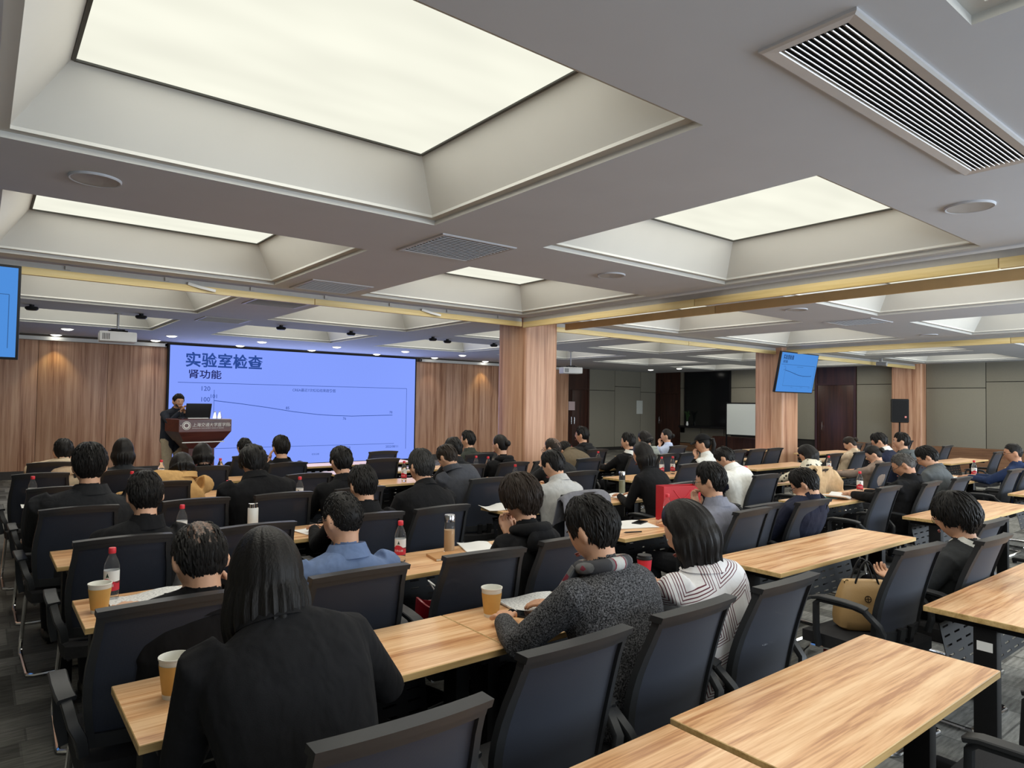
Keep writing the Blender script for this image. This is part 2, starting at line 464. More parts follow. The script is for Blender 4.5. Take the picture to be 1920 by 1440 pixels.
valance('yellow valance strip under the right ceiling beam, ending at the near pillar', (6.12, 7.5, 0), (6.12, YB, 0), 2.875, 2.815, 2.735, [2.96, 5.76])
valance('brown board behind the yellow strip of the right ceiling beam', (6.94, 7.5, 0), (6.94, YB, 0), 2.86, 2.86, 2.765, [2.65], m=BROWNBOARD)
valance('yellow valance strip running between the two wooden pillars', (6.86, 7.7, 0), (13.1, 7.7, 0), 2.885, 2.83, 2.755, [3.3])
valance('yellow valance strip running from the far pillar toward the right edge', (13.2, 7.5, 0), (13.2, YB, 0), 2.885, 2.84, 2.745, [3.9])
valance('pale valance strip between the far pillar and the pilaster at right', (13.82, 7.75, 0), (20.26, 7.75, 0), 2.885, 2.83, 2.75, [])
# white light trough along the top of the walnut wall
for lab, a, b in (('white light trough above the walnut wall, left of the big screen', XL, 3.25), ('white light trough above the walnut wall, right of the big screen', 9.75, 15.1)):
    t = thing('light_trough', lab, 'trough', (a, YF-.06, 0))
    G().box(0, b-a, -.05, .045, 2.785, 2.80, ch=.003).box(0, b-a, -.05, -.035, 2.80, 2.86).build('rail', WHITEPAINT, t)
    G().box(0, .03, -.05, .045, 2.785, 2.87).box(b-a-.03, b-a, -.05, .045, 2.785, 2.87).build('end_cap', WHITEPAINT, t)

# vents ---------------------------------------------------------------------
VENT_M = M('vent_aluminium', (.62, .62, .63), .35, metal=.3, var=.04)
VENT_G = M('vent_grey_backing', (.26, .265, .28), .8, var=.05)
VENT_D = M('vent_dark', (.012, .012, .013), .9, var=.1)
def vent(label, xa, xb, ya, yb, nslat, along='x', tilt=.5, drop=.012, mat_=VENT_M, bw=.05):
    w, h = xb-xa, yb-ya
    t = thing('ceiling_vent', label, 'vent', ((xa+xb)/2, (ya+yb)/2, ZC))
    G().rings([rect(w, h, 0), rect(w, h, -drop*.6), rect(w-.02, h-.02, -drop), rect(w-2*bw, h-2*bw, -drop*.7), rect(w-2*bw-.012, h-2*bw-.012, -.001)], 0, cap=False).build('frame', mat_, t, False)
    G().box(-w/2+.02, w/2-.02, -h/2+.02, h/2-.02, -.0015, -.0005).build('dark_opening', VENT_D if mat_ is VENT_M else VENT_G, t, False)
    iw, ih = w-2*bw-.01, h-2*bw-.01
    if along == 'x': sl = G().box(-iw/2, iw/2, -.0065, .0065, -.0016, .0016)
    else: sl = G().box(-.0065, .0065, -ih/2, ih/2, -.0016, .0016)
    me = sl.mesh('slat', mat_, False)
    for k in range(nslat):
        q = (k+.5)/nslat-.5
        obj('slat', me, t, (0, q*ih, -.009) if along == 'x' else (q*iw, 0, -.009), (tilt, 0, 0) if along == 'x' else (0, tilt, 0))
vent('long slatted air vent with dark gaps, nearest, at the top right', 2.11, 4.06, .97, 1.31, 11, 'x', .6, .016)
VG = M('vent_grey', (.50, .51, .54), .5, var=.05)
vent('square louvred return vent, nearest of the four between the coffers', 2.66, 3.36, 4.22, 4.93, 14, 'x', .25, mat_=VG, bw=.035)
vent('square louvred vent just before the left valance strip', 2.67, 3.36, 6.72, 7.4, 14, 'x', .25, mat_=VG, bw=.035)
vent('square louvred vent just beyond the left valance strip', 2.65, 3.36, 8.43, 9.06, 14, 'x', .25, mat_=VG, bw=.035)
vent('square louvred vent farthest toward the big screen', 2.66, 3.36, 10.9, 11.55, 14, 'x', .25, mat_=VG, bw=.035)
vent('pale louvred vent in the far ceiling above the right seats', 9.6, 10.3, 4.22, 4.9, 14, 'x', .25, mat_=VG, bw=.035)
# round ceiling speakers
spk = G().lathe([(.001, -.004), (.10, -.006), (.118, -.010), (.13, -.008), (.132, 0)], 32).mesh('grille', M('speaker_grille', (.45, .44, .43), .7, var=.05, bump=.3, bscale=900))
srim = G().lathe([(.120, -.0105), (.128, -.013), (.134, -.006), (.134, 0)], 32, cap=False).mesh('rim', SOFFIT)
for lab, x, y in (('round ceiling speaker at left between the two left panels', .49, 4.5), ('round ceiling speaker at right below the big slatted vent', 4.74, 1.5),
                  ('round ceiling speaker above the aisle before the near pillar', 4.75, 4.5), ('round ceiling speaker right of the right valance strip', 8.15, 4.5), ('round ceiling speaker far at right', 12.47, 4.55)):
    t = thing('ceiling_speaker', lab, 'speaker', (x, y, ZC)); obj('grille', spk, t); obj('rim', srim, t)
# downlights over the stage
dl = G().lathe([(.001, -.034), (.045, -.030), (.080, -.018), (.096, -.002)], 20).mesh('lens', LAMP_E)
dr = G().lathe([(.096, -.002), (.100, -.010), (.116, -.008), (.118, 0)], 20, cap=False).mesh('trim_ring', WHITEPAINT)
def downlight(lab, x, y, grp, w=SPOT_W, col=(1, .9, .72), ang=85, tgt=None):
    t = thing('downlight', lab, 'downlight', (x, y, ZC), 0, grp); obj('lens', dl, t); obj('trim_ring', dr, t)
    l = bpy.data.lights.new('downlight_beam', 'SPOT'); l.energy = w; l.color = col; l.spot_size = math.radians(ang); l.spot_blend = .6; l.shadow_soft_size = .05
    o = bpy.data.objects.new('downlight_beam', l); COL.objects.link(o); o.location = (x, y, ZC-.03)
ORD = ['first', 'second', 'third', 'fourth', 'fifth', 'sixth', 'seventh']
for k, x in enumerate((1.25, 3.0, 4.78, 6.49, 8.29, 10.0)):
    downlight('%s downlight from the left in the row nearer the audience' % ORD[k], x, 14.8, 'stage downlights')
for k, x in enumerate((1.2, 2.98, 4.75, 6.47, 8.25, 10.04, 11.9)):
    wash = k in (0, 6)
    downlight('%s downlight from the left in the row against the screen wall' % ORD[k], x, 16.38 if wash else 16.25, 'stage downlights', 42 if wash else 20, (1, .80, .34) if wash else (1, .9, .75), 80 if wash else 85)
downlight('single downlight beside the far wall panels', 18.47, 15.57, 'far downlights', 14)
downlight('single downlight before the dark window', 18.42, 14.3, 'far downlights', 14)
# small black spot heads between the far coffers
sg = G().lathe([(.03, 0), (.03, -.02), (.075, -.03), (.08, -.055), (.06, -.075), (.001, -.08)], 16).mesh('black_spot', BLACKPL)
for k, (x, y) in enumerate(((.54, 11.3), (1.87, 11.3), (3.96, 11.3), (5.22, 11.3), (6.81, 11.1), (7.27, 11.3), (8.42, 11.3))):
    tag(obj('dome_spot', sg, None, (x, y, ZC)), 'small black dome on the far ceiling beam, %s from the left' % ORD[k], 'dome', 'black ceiling domes')
# ------------------------------------------------------------------ chairs
def mesh_fabric():
    m, nt, N, L, b = _nt('blue_black_chair_mesh')
    tc = N.new('ShaderNodeTexCoord')
    w1 = N.new('ShaderNodeTexWave'); w1.inputs['Scale'].default_value = 90; w1.bands_direction = 'X'
    w2 = N.new('ShaderNodeTexWave'); w2.inputs['Scale'].default_value = 90; w2.bands_direction = 'Z'
    L.new(tc.outputs['Object'], w1.inputs[0]); L.new(tc.outputs['Object'], w2.inputs[0])
    mn = N.new('ShaderNodeMath'); mn.operation = 'MAXIMUM'; L.new(w1.outputs['Fac'], mn.inputs[0]); L.new(w2.outputs['Fac'], mn.inputs[1])
    mx = N.new('ShaderNodeMix'); mx.data_type = 'RGBA'; mx.inputs[6].default_value = (.006, .0085, .016, 1); mx.inputs[7].default_value = (.018, .024, .042, 1)
    L.new(mn.outputs[0], mx.inputs[0]); L.new(mx.outputs[2], b.inputs['Base Color'])
    b.inputs['Roughness'].default_value = .75; b.inputs['Alpha'].default_value = .9; b.inputs['Sheen Weight'].default_value = .08
    return m
CHAIRMESH = mesh_fabric()

def back_pt(u, v, off=0.):
    """backrest surface: u across (-1..1), v up (0..1)"""
    hw = .205 + .022*math.sin(PI*min(1, v*1.15))
    z = .50 + .485*v - .012*(u*u)*v
    y = -.165 - .135*v + .035*math.sin(PI*v*.9)*(1-v*.4) + .035*u*u
    return (u*hw, y-off, z)
def back_slab(g, u0, u1, v0, v1, th, nu=6, nv=8, off=0., mi=0):
    top = []; bot = []
    for j in range(nv+1):
        v = v0+(v1-v0)*j/nv
        for i in range(nu+1):
            u = u0+(u1-u0)*i/nu
            top.append(back_pt(u, v, off+th/2)); bot.append(back_pt(u, v, off-th/2))
    n = len(top); f = []
    for j in range(nv):
        for i in range(nu):
            a = j*(nu+1)+i; q = (a, a+1, a+nu+2, a+nu+1)
            f.append(q[::-1]); f.append(tuple(x+n for x in q))
    edge = [i for i in range(nu+1)]+[(j+1)*(nu+1)-1 for j in range(1, nv+1)]+[nv*(nu+1)+i for i in range(nu-1, -1, -1)]+[j*(nu+1) for j in range(nv-1, 0, -1)]
    for k in range(len(edge)):
        a, b = edge[k], edge[(k+1) % len(edge)]
        f.append((a, b, b+n, a+n))
    g.add(top+bot, f, mi)
def make_chair(loc, rz, label):
    t = thing('office_chair', label, 'chair', loc, rz, 'mesh-backed conference chairs')
    g = G()
    back_slab(g, -1, 1, .915, 1.0, .03, 8, 2)          # broad top rail
    back_slab(g, -1.02, 1.02, .965, 1.01, .05, 8, 1)   # its lip
    back_slab(g, -1, -.89, 0, .93, .026, 1, 8); back_slab(g, .89, 1, 0, .93, .026, 1, 8)
    back_slab(g, -1, 1, 0, .10, .026, 6, 1)
    g.build('backrest_frame', GREYPL, t)
    g = G(); back_slab(g, -.90, .90, .08, .925, .006, 8, 10, -.004); g.build('backrest_mesh', CHAIRMESH, t)
    g = G().tube([(-.05, -.10, .43), (-.05, -.17, .45), (-.05, -.185, .56)], .02, 8, flat=(.022, .012)).tube([(.05, -.10, .43), (.05, -.17, .45), (.05, -.185, .56)], .02, 8, flat=(.022, .012))
    g.build('back_bracket', BLACKPL, t)
    g = G()
    bm = bmesh.new(); bmesh.ops.create_cube(bm, size=1)
    bmesh.ops.subdivide_edges(bm, edges=bm.edges[:], cuts=5, use_grid_fill=True)
    vs = []
    for v in bm.verts:
        x, y, z = v.co*2
        e = max(0, (x**6+y**6))
        k = .47/2
        sx = x*(1-.06*abs(y)**4)*k; sy = y*(1-.06*abs(x)**4)*k
        zz = .445+.036*z*(1-.35*min(1, (abs(x)**5+abs(y)**5)/1.2)) + (.01*x*x if z > 0 else 0) - (.02*max(0, y-.6) if True else 0)
        v.co = (sx, sy+.02, zz)
    bm.verts.index_update()
    g.add([v.co[:] for v in bm.verts], [[v.index for v in f.verts] for f in bm.faces]); bm.free()
    g.build('seat', SEATFAB, t, angle=math.radians(70))
    for s in (-1, 1):
        g = G().tube([(s*.245, .13, .42), (s*.262, .135, .50), (s*.272, .13, .645), (s*.272, .105, .668), (s*.272, -.07, .672), (s*.268, -.12, .662), (s*.252, -.185, .60), (s*.232, -.195, .56), (s*.222, -.18, .50)], .02, 8, flat=(.017, .011))
        g.tube([(s*.272, .14, .672), (s*.274, .10, .682), (s*.276, -.02, .685), (s*.272, -.10, .678), (s*.266, -.13, .668)], .02, 8, flat=(.028, .009))
        g.build('armrest', GREYPL, t)
    r = .0115
    for s in (-1, 1):
        p = [(s*.20, -.15, .405), (s*.205, .10, .41), (s*.21, .19, .40), (s*.215, .225, .36), (s*.232, .245, .10), (s*.235, .235, .045), (s*.236, .20, .014), (s*.236, .10, .012), (s*.236, -.20, .012)]
        G().tube(p, r, 8).build('leg', CHROME, t)
    G().tube([(-.236, -.19, .012), (-.232, -.225, .012), (-.20, -.245, .012), (.20, -.245, .012), (.232, -.225, .012), (.236, -.19, .012)], r, 8).build('floor_bar', CHROME, t)
    return t
CHAIR0 = None
def chair(x, y, label, rz=0.):
    global CHAIR0
    if CHAIR0 is None:
        CHAIR0 = make_chair((x, y, 0), rz, label); return CHAIR0
    return copy_tree(CHAIR0, (x, y, 0), rz, label)

# ------------------------------------------------------------------ tables
NEAR = [.82, 1.98, 3.10, 4.30, 5.45, 6.60, 7.75, 8.90]
TD = .46
ROWN = ['nearest row', 'second row', 'third row', 'fourth row', 'fifth row', 'sixth row', 'seventh row', 'eighth row']
def perforated(w, h, nx, nz):
    """plate with rows of slots cut right through"""
    g = G(); xs_ = [-w/2]; th = .0015
    for i in range(nx):
        c = -w/2+w*(i+.5)/nx; xs_ += [c-w/nx*.27, c+w/nx*.27]
    xs_.append(w/2)
    zs = [0]
    for j in range(nz):
        c = h*(j+.5)/nz; zs += [c-.0045, c+.0045]
    zs.append(h)
    for i in range(len(xs_)-1):
        for j in range(len(zs)-1):
            if i % 2 == 1 and j % 2 == 1: continue
            for y, o in ((-th, 1), (th, -1)):
                q = [(xs_[i], y, zs[j]), (xs_[i+1], y, zs[j]), (xs_[i+1], y, zs[j+1]), (xs_[i], y, zs[j+1])]
                g.add(q[::o], [(0, 1, 2, 3)])
    return g
TABLE_ME = {}
def table(x0, x1, near, label, dy=0.):
    Ln = x1-x0; key = round(Ln, 2)
    t = thing('training_table', label, 'table', ((x0+x1)/2, near+TD/2+dy, 0), 0, 'wood-topped training tables')
    if key not in TABLE_ME:
        d = {}
        bm = bmesh.new(); bmesh.ops.create_cube(bm, size=1)
        for v in bm.verts: v.co = Vector((v.co.x*(Ln-.004), v.co.y*TD, .7375+v.co.z*.025))
        bmesh.ops.bevel(bm, geom=bm.edges[:], offset=.002, segments=1, affect='EDGES')
        me = bpy.data.meshes.new('tabletop'); bm.normal_update()
        for f in bm.faces: f.material_index = 0 if abs(f.normal.z) > .8 else 1
        bm.to_mesh(me); bm.free(); me.materials.append(TABLEWOOD); me.materials.append(EDGEWOOD)
        d['tabletop'] = me
        lx = Ln/2-.075
        d['leg'] = G().box(-.03, .03, -.045, .045, .05, .70, ch=.006).mesh('leg', BLACKMET)
        d['foot'] = G().box(-.028, .028, -.21, .21, .022, .055, ch=.008).lathe([(.02, 0), (.02, .025)], 10, mx=Matrix.Translation((0, -.19, 0))).lathe([(.02, 0), (.02, .025)], 10, mx=Matrix.Translation((0, .19, 0))).mesh('foot', BLACKMET)
        d['bracket'] = G().box(-.02, .02, -.19, .19, .69, .725, ch=.004).mesh('bracket', BLACKMET)
        d['rail'] = G().box(-lx, lx, -.02, .02, .66, .70, ch=.004).mesh('rail', BLACKMET)
        d['modesty_panel'] = perforated(Ln-.22, .30, 9 if Ln < 1.5 else 13, 7).mesh('modesty_panel', BLACKMET, False)
        d['lx'] = lx
        TABLE_ME[key] = d
    d = TABLE_ME[key]
    obj('tabletop', d['tabletop'], t)
    for s in (-1, 1):
        lg = obj('leg', d['leg'], t, (s*d['lx'], 0, 0)); obj('foot', d['foot'], lg); obj('bracket', d['bracket'], lg)
    obj('rail', d['rail'], t, (0, .03, 0))
    obj('modesty_panel', d['modesty_panel'], t, (0, .14, .36), (math.radians(-12), 0, 0))
    return t
BL = {'L1': (.35, 1.565, 'left half of the left block'), 'L2': (1.565, 2.78, 'right half of the left block'),
      'M': (3.43, 5.2, 'middle block before the near pillar'), 'R': (6.12, 7.9, 'block right of the second aisle'),
      'F': (8.8, 10.58, 'block beside the far pillar'), 'W': (12.7, 14.48, 'block nearest the right wall')}
ROWS = {'L1': range(0, 8), 'L2': range(0, 8), 'M': range(0, 8), 'R': range(0, 7), 'F': range(1, 7), 'W': range(2, 7)}
TAB = {}
for b, rows in ROWS.items():
    for r_ in rows:
        x0, x1, d = BL[b]
        TAB[(b, r_)] = table(x0, x1, NEAR[r_], 'wood-topped training table, %s, %s' % (ROWN[r_], d))
TAB[('L2', 0)].location = ((1.565+2.80)/2+.015, NEAR[0]+TD/2-.02, 0)
TAB[('L1', 0)].location.y -= .04
# sticker on the leg of the nearest middle table
o = G().box(-.032, -.031, -.03, .03, .60, .64).build('sticker', PAPER, TAB[('M', 0)], False, None, (-(1.77/2-.075), 0, 0))
o['label'] = 'white paper sticker on the black leg'

# ------------------------------------------------------------------ screen, lectern, TVs
SCR = emit('led_screen_blue', srgb(134, 160, 255), 1.0, var=.02, scale=.3)
INK = emit('slide_ink_navy', srgb(44, 74, 150), 1.0)
INK2 = emit('slide_ink_dark', srgb(34, 40, 98), 1.0)
INKL = emit('slide_line_blue', srgb(62, 88, 165), 1.0)
def slide(root, W, H, y, s=1., mats=(SCR, INK, INK2, INKL)):
    """slide drawn on a screen face of W x H, lower left at the origin, facing -Y"""
    rot = (PI/2, 0, 0)
    def txt(body, x, z, w, m, h=None, bold=.006):
        me = text_mesh(body, 1., m, 0., bold)
        xs_ = [v.co.x for v in me.vertices]; zs = [v.co.y for v in me.vertices]
        k = w/(max(xs_)-min(xs_)); kh = k if h is None else h/(max(zs)-min(zs))
        for v in me.vertices: v.co = Vector(((v.co.x-min(xs_))*k, (v.co.y-min(zs))*kh, 0))
        obj('slide_text', me, root, (x, y, z), rot)
    def line(pts, wd_, m):
        g = G()
        for (xa, za), (xb, zb) in zip(pts, pts[1:]):
            d = Vector((xb-xa, 0, zb-za)); d.normalize(); n = Vector((-d.z, 0, d.x))*wd_/2
            a = Vector((xa, 0, za)); b = Vector((xb, 0, zb))
            g.add([a-n, b-n, b+n, a+n], [(0, 1, 2, 3)])
        g.build('slide_line', m, root, False, None, (0, y, 0))
    X = lambda u: u*W
    Z = lambda v: v*H
    txt('实验室检查', X(.052), Z(.828), W*.274, mats[1], H*.125, .022)
    txt('肾功能', X(.064), Z(.735), W*.112, mats[2], H*.075, .016)
    line([(X(.028), Z(.70)), (X(.958), Z(.70)), (X(.958), Z(.10))], .012*s, mats[3])
    txt('CREA最近7次检验结果趋势图', X(.445), Z(.645), W*.18, mats[3])
    line([(X(.152), Z(.645)), (X(.152), Z(.155)), (X(.90), Z(.155))], .010*s, mats[3])
    txt('120', X(.108), Z(.635), W*.03, mats[3]); txt('100', X(.108), Z(.545), W*.03, mats[3]); txt('101', X(.14), Z(.575), W*.022, mats[3])
    c = [(.152, .555), (.25, .53), (.35, .50), (.45, .465), (.55, .44), (.62, .43), (.70, .425), (.80, .43), (.89, .435)]
    line([(X(a), Z(b)) for a, b in c], .014*s, mats[1])
    txt('85', X(.42), Z(.485), W*.014, mats[3]); txt('76', X(.66), Z(.39), W*.014, mats[3]); txt('78', X(.875), Z(.45), W*.014, mats[3])
    txt('2022/02/17', X(.37), Z(.115), W*.06, mats[3]); txt('2022/07/28', X(.63), Z(.115), W*.066, mats[3]); txt('2022/08/11', X(.86), Z(.115), W*.06, mats[3])
    txt('检验日期', X(.53), Z(.07), W*.03, mats[3])
W, H = 6.24, 2.76
t = thing('led_screen', 'huge blue presentation screen on the walnut wall showing a line chart slide', 'screen', (3.32, YF-.06, .08))
G().box(-.04, W+.04, -.05, .04, -.06, H+.03).build('screen_housing', BLACKMET, t, False)
G().box(0, W, -.054, -.05, 0, H).build('screen_face', SCR, t, False)
slide(t, W, H, -.058)
area_light('screen_glow', (3.32+W/2, YF-.16, 1.5), (PI/2, 0, PI), W, H*.9, SCREEN_W, (.50, .58, 1.0))

def tv(label, x0, width, height, y, zb, tilt, rz=0., arm=True):
    s = 1.0
    t = thing('wall_television', label, 'television', (x0, y, zb), rz); t.rotation_euler = (tilt, 0, rz)
    G().box(-.02, width+.02, 0, .05, -.02, height+.02, ch=.006).build('bezel', BLACKPL, t)
    G().box(0, width, -.002, 0, 0, height).build('screen_face', TVE, t, False)
    if arm:
        G().tube([(width/2, .05, height*.5), (width/2, .12, height*.5), (width/2+.0, .22, height*.42)], .03, 8).box(width/2-.2, width/2+.2, .05, .065, height*.3, height*.7).build('mount_bracket', BLACKMET, t)
    return t
TVE = emit('tv_screen_blue', srgb(80, 144, 222), 1.0, var=.03, scale=.5)
TINK = emit('tv_ink', srgb(40, 66, 110), 1.0); TINKL = emit('tv_line', srgb(60, 104, 160), 1.0)
t = tv('tilted television on the far pillar repeating the slide', 12.6, 1.43, .80, 7.40, 1.97, math.radians(11))
slide(t, 1.43, .80, -.005, .7, (TVE, TINK, TINK, TINKL))
t = tv('television cut off by the left edge of the photo, blue screen', -1.02, 1.24, .70, 6.62, 1.955, math.radians(6))
slide(t, 1.24, .70, -.005, .5, (TVE, TINK, TINK, TINKL))

# lectern
LROT = 9
t = thing('lectern', 'red-brown wooden lectern with white lettering before the big screen', 'lectern', (2.80, 11.68, 0), math.radians(LROT))
G().rings([rect(.50, .36, 0), rect(.50, .36, .06), rect(.42, .30, .08), rect(.40, .28, .86)], 0).build('pedestal', PODIUMWOOD, t, False)
G().rings([rect(.42, .30, .86), rect(.60, .40, .98)], 0).build('neck', PODIUMWOOD, t, False)
G().box(-.33, .33, -.21, -.2, .955, .97).build('trim_strip', WHITEPAINT, t, False)
G().rings([rect(.62, .42, .98), rect(.82, .56, 1.13), rect(.82, .56, 1.32), rect(.79, .53, 1.33)], 0).build('desk_box', PODIUMWOOD, t, False)
em = G()
for r0, r1 in ((.058, .066), (.03, .048)):
    n = 28; vv = []
    for j in range(n):
        a = 2*PI*j/n; vv += [(r0*math.cos(a), 0, r0*math.sin(a)), (r1*math.cos(a), 0, r1*math.sin(a))]
    em.add(vv, [(2*j, 2*j+1, (2*j+3) % (2*n), (2*j+2) % (2*n)) for j in range(n)])
LET = M('white_lettering', (.75, .72, .68), .5, var=.03)
o = em.build('round_emblem', LET, t, False, None, (-.30, -.284, 1.23)); o['label'] = 'round white ring emblem'
me = text_mesh('上海交通大学医学院', .066, LET)
for v in me.vertices: v.co.x += v.co.y*.15
obj('lettering', me, t, (-.215, -.284, 1.215), (PI/2, 0, 0))
me = text_mesh('SHANGHAI JIAO TONG UNIVERSITY SCHOOL OF MEDICINE', .0185, LET); obj('lettering', me, t, (-.215, -.284, 1.18), (PI/2, 0, 0))
for s in (-.385, .385): G().ell((s, -.283, 1.23), (.008, .004, .008), 8, 6).build('screw_cap', LET, t)
# things standing on the lectern
cl, sl_ = math.cos(math.radians(LROT)), math.sin(math.radians(LROT))
def onl(x, y): return (2.80+x*cl-y*sl_, 11.68+x*sl_+y*cl, 1.33)
t = thing('laptop', 'open black laptop on the lectern', 'laptop', onl(-.02, .02), math.radians(LROT))
G().box(-.20, .20, -.02, .24, 0, .018, ch=.004).build('keyboard_base', GREYPL, t)
G().box(-.20, .20, -.008, .004, 0, .235, ch=.004, mx=Matrix.Translation((0, -.02, .015)) @ Matrix.Rotation(math.radians(14), 4, 'X')).build('screen_lid', BLACKPL, t)
G().box(-.16, .16, -.06, -.03, 0, .012).build('paper_edge', PAPER, t)
t = thing('microphone', 'gooseneck microphone leaning left on the lectern', 'microphone', onl(-.33, -.1), 0)
G().lathe([(.03, 0), (.03, .012), (.01, .02)], 12).tube([(0, 0, .01), (0, 0, .10), (-.015, .01, .16), (-.03, .02, .20)], .006, 6).build('stem', BLACKMET, t)
G().tube([(-.028, .02, .19), (-.06, .03, .225)], [.012, .014], 8).build('head', BLACKPL, t)

# projectors
def projector(label, x, y, drop, rz):
    t = thing('ceiling_projector', label, 'projector', (x, y, ZC), rz)
    G().lathe([(.05, 0), (.05, -.01), (.016, -.015), (.016, -drop+.12)], 12).build('drop_pole', M('grey_pole', (.4, .4, .4), .4, metal=.5, var=.05), t)
    G().box(-.09, .09, -.06, .06, -drop+.09, -drop+.12).tube([(-.12, -.1, -drop+.09), (0, 0, -drop+.11), (.12, .1, -drop+.09)], .012, 6).tube([(.12, -.1, -drop+.09), (0, 0, -drop+.11), (-.12, .1, -drop+.09)], .012, 6).build('mount', BLACKMET, t)
    G().box(-.24, .24, -.17, .17, -drop-.07, -drop+.075, ch=.02).build('body', M('projector_white', (.68, .68, .67), .4, var=.03), t)
    G().lathe([(.05, 0), (.055, .03), (.04, .035), (.03, .02), (.001, .015)], 16, mx=Matrix.Translation((.1, .165, -drop)) @ Matrix.Rotation(-PI/2, 4, 'X')).build('lens', BLACKPL, t)
    for k in range(5): G().box(-.20+k*.02, -.19+k*.02, -.172, -.168, -drop-.045, -drop+.045).build('grille_slot', GREYPL, t, False)
projector('white ceiling projector hanging before the walnut wall at left', 1.6, 11.5, .36, math.radians(-4))
projector('white ceiling projector hanging right of the near pillar', 11.0, 11.7, .46, math.radians(-24))

# loudspeaker on its stand, camera, whiteboard, cupboards
t = thing('speaker_stand', 'black pole stand beneath the loudspeaker at the pilaster', 'stand', (19.6, 7.87, 0))
G().tube([(0, 0, .1), (0, 0, 1.3)], .02, 10).lathe([(.03, .75), (.03, .85)], 10).build('pole', BLACKMET, t)
for k in range(3):
    a = 2*PI*k/3
    G().tube([(0, 0, .55), (.42*math.cos(a), .42*math.sin(a), .015)], .013, 6).build('leg', BLACKMET, t)
t = thing('loudspeaker', 'black loudspeaker on a stand before the wooden pilaster', 'loudspeaker', (19.6, 7.87, 1.28), math.radians(-62))
G().rings([rect(.36, .30, 0), rect(.40, .34, .02), rect(.40, .34, .62), rect(.36, .30, .64)], 0).build('cabinet', BLACKPL, t, False)
G().box(-.18, .18, -.178, -.17, .04, .60).build('grille', BLACKMET, t)
G().box(.10, .145, -.181, -.178, .13, .18).build('badge', M('red_white_badge', (.75, .25, .22), .5, var=.05), t)
t = thing('dome_camera', 'small grey security camera under the far ceiling', 'camera', (17.6, 7.5, ZC))
G().box(-.03, .03, -.03, .03, -.08, 0).tube([(0, .1, -.13), (0, -.14, -.15)], .05, 12).build('housing', M('camera_grey', (.3, .3, .31), .4, var=.05), t)
t = thing('whiteboard', 'white board on a dark frame standing left of the far pillar', 'whiteboard', (19.55, 12.28, 0), -PI/2)
G().box(-.95, .95, -.015, .015, .72, 1.75).build('board', M('whiteboard_white', (.62, .66, .64), .25, var=.02), t, False)
g = G()
for s in (-1, 1): g.box(s*.95-.02, s*.95+.02, -.02, .02, .05, 1.8).box(s*.95-.02, s*.95+.02, -.3, .3, .03, .06)
g.box(-.97, .97, -.02, .02, 1.74, 1.78).box(-.97, .97, -.02, .02, .69, .73)
g.build('frame', BLACKMET, t, False)
t = thing('low_cupboard', 'dark low cupboard behind the whiteboard stand', 'cupboard', (20.2, 13.2, 0), -PI/2)
G().box(-.9, .9, -.2, .2, 0, .62, ch=.01).build('body', DARKWOOD, t)
for k in range(3): G().box(-.88+k*.59, -.88+k*.59+.57, -.215, -.2, .03, .58).build('door', DARKWOOD, t)
# notices
for lab, x, y, z, w_, h_, c in (('pinkish paper notice on the dark double door', 15.95, YF2-.045, 1.44, .30, .30, (.55, .42, .42)), ('white paper notice on the beige wall panel', 19.45, YF2-.036, 1.32, .34, .50, (.55, .57, .53))):
    tag(G().box(0, w_, -.003, 0, 0, h_).build('paper_notice', M('notice_'+str(int(x)), c, .7, var=.12, scale=30), None, False, None, (x, y, z)), lab, 'notice')
# ------------------------------------------------------------------ people
SKIN = M('skin', srgb(205, 158, 128), .55, var=.08, scale=25, bump=.05, bscale=300)
SKIN2 = M('skin_tan', srgb(184, 136, 106), .55, var=.08, scale=25, bump=.05, bscale=300)
LIPS = M('lips', srgb(150, 84, 76), .5, var=.05)
EYEM = M('eye_dark', (.012, .01, .009), .2, var=.1)
EYEW = M('eye_white', (.6, .58, .55), .3, var=.05)
def hairmat(name, c):
    m, nt, N, L, b = _nt(name)
    tc = N.new('ShaderNodeTexCoord')
    mp = N.new('ShaderNodeMapping'); mp.inputs['Scale'].default_value = (1, 1, .10); L.new(tc.outputs['Object'], mp.inputs[0])
    nz = N.new('ShaderNodeTexNoise'); nz.inputs['Scale'].default_value = 190; nz.inputs['Detail'].default_value = 3; L.new(mp.outputs[0], nz.inputs[0])
    mx = N.new('ShaderNodeMix'); mx.data_type = 'RGBA'; mx.inputs[6].default_value = rgb([x*.35 for x in c]); mx.inputs[7].default_value = rgb([x*1.8 for x in c])
    L.new(nz.outputs[0], mx.inputs[0]); L.new(mx.outputs[2], b.inputs['Base Color'])
    bp = N.new('ShaderNodeBump'); bp.inputs['Strength'].default_value = .5; bp.inputs['Distance'].default_value = .004
    L.new(nz.outputs[0], bp.inputs['Height']); L.new(bp.outputs[0], b.inputs['Normal'])
    b.inputs['Roughness'].default_value = .5; b.inputs['Specular IOR Level'].default_value = .2
    return m
HAIRB = hairmat('black_hair', (.009, .008, .0075)); HAIRBR = hairmat('dark_brown_hair', (.022, .015, .011)); HAIRG = hairmat('greying_hair', (.07, .065, .06))
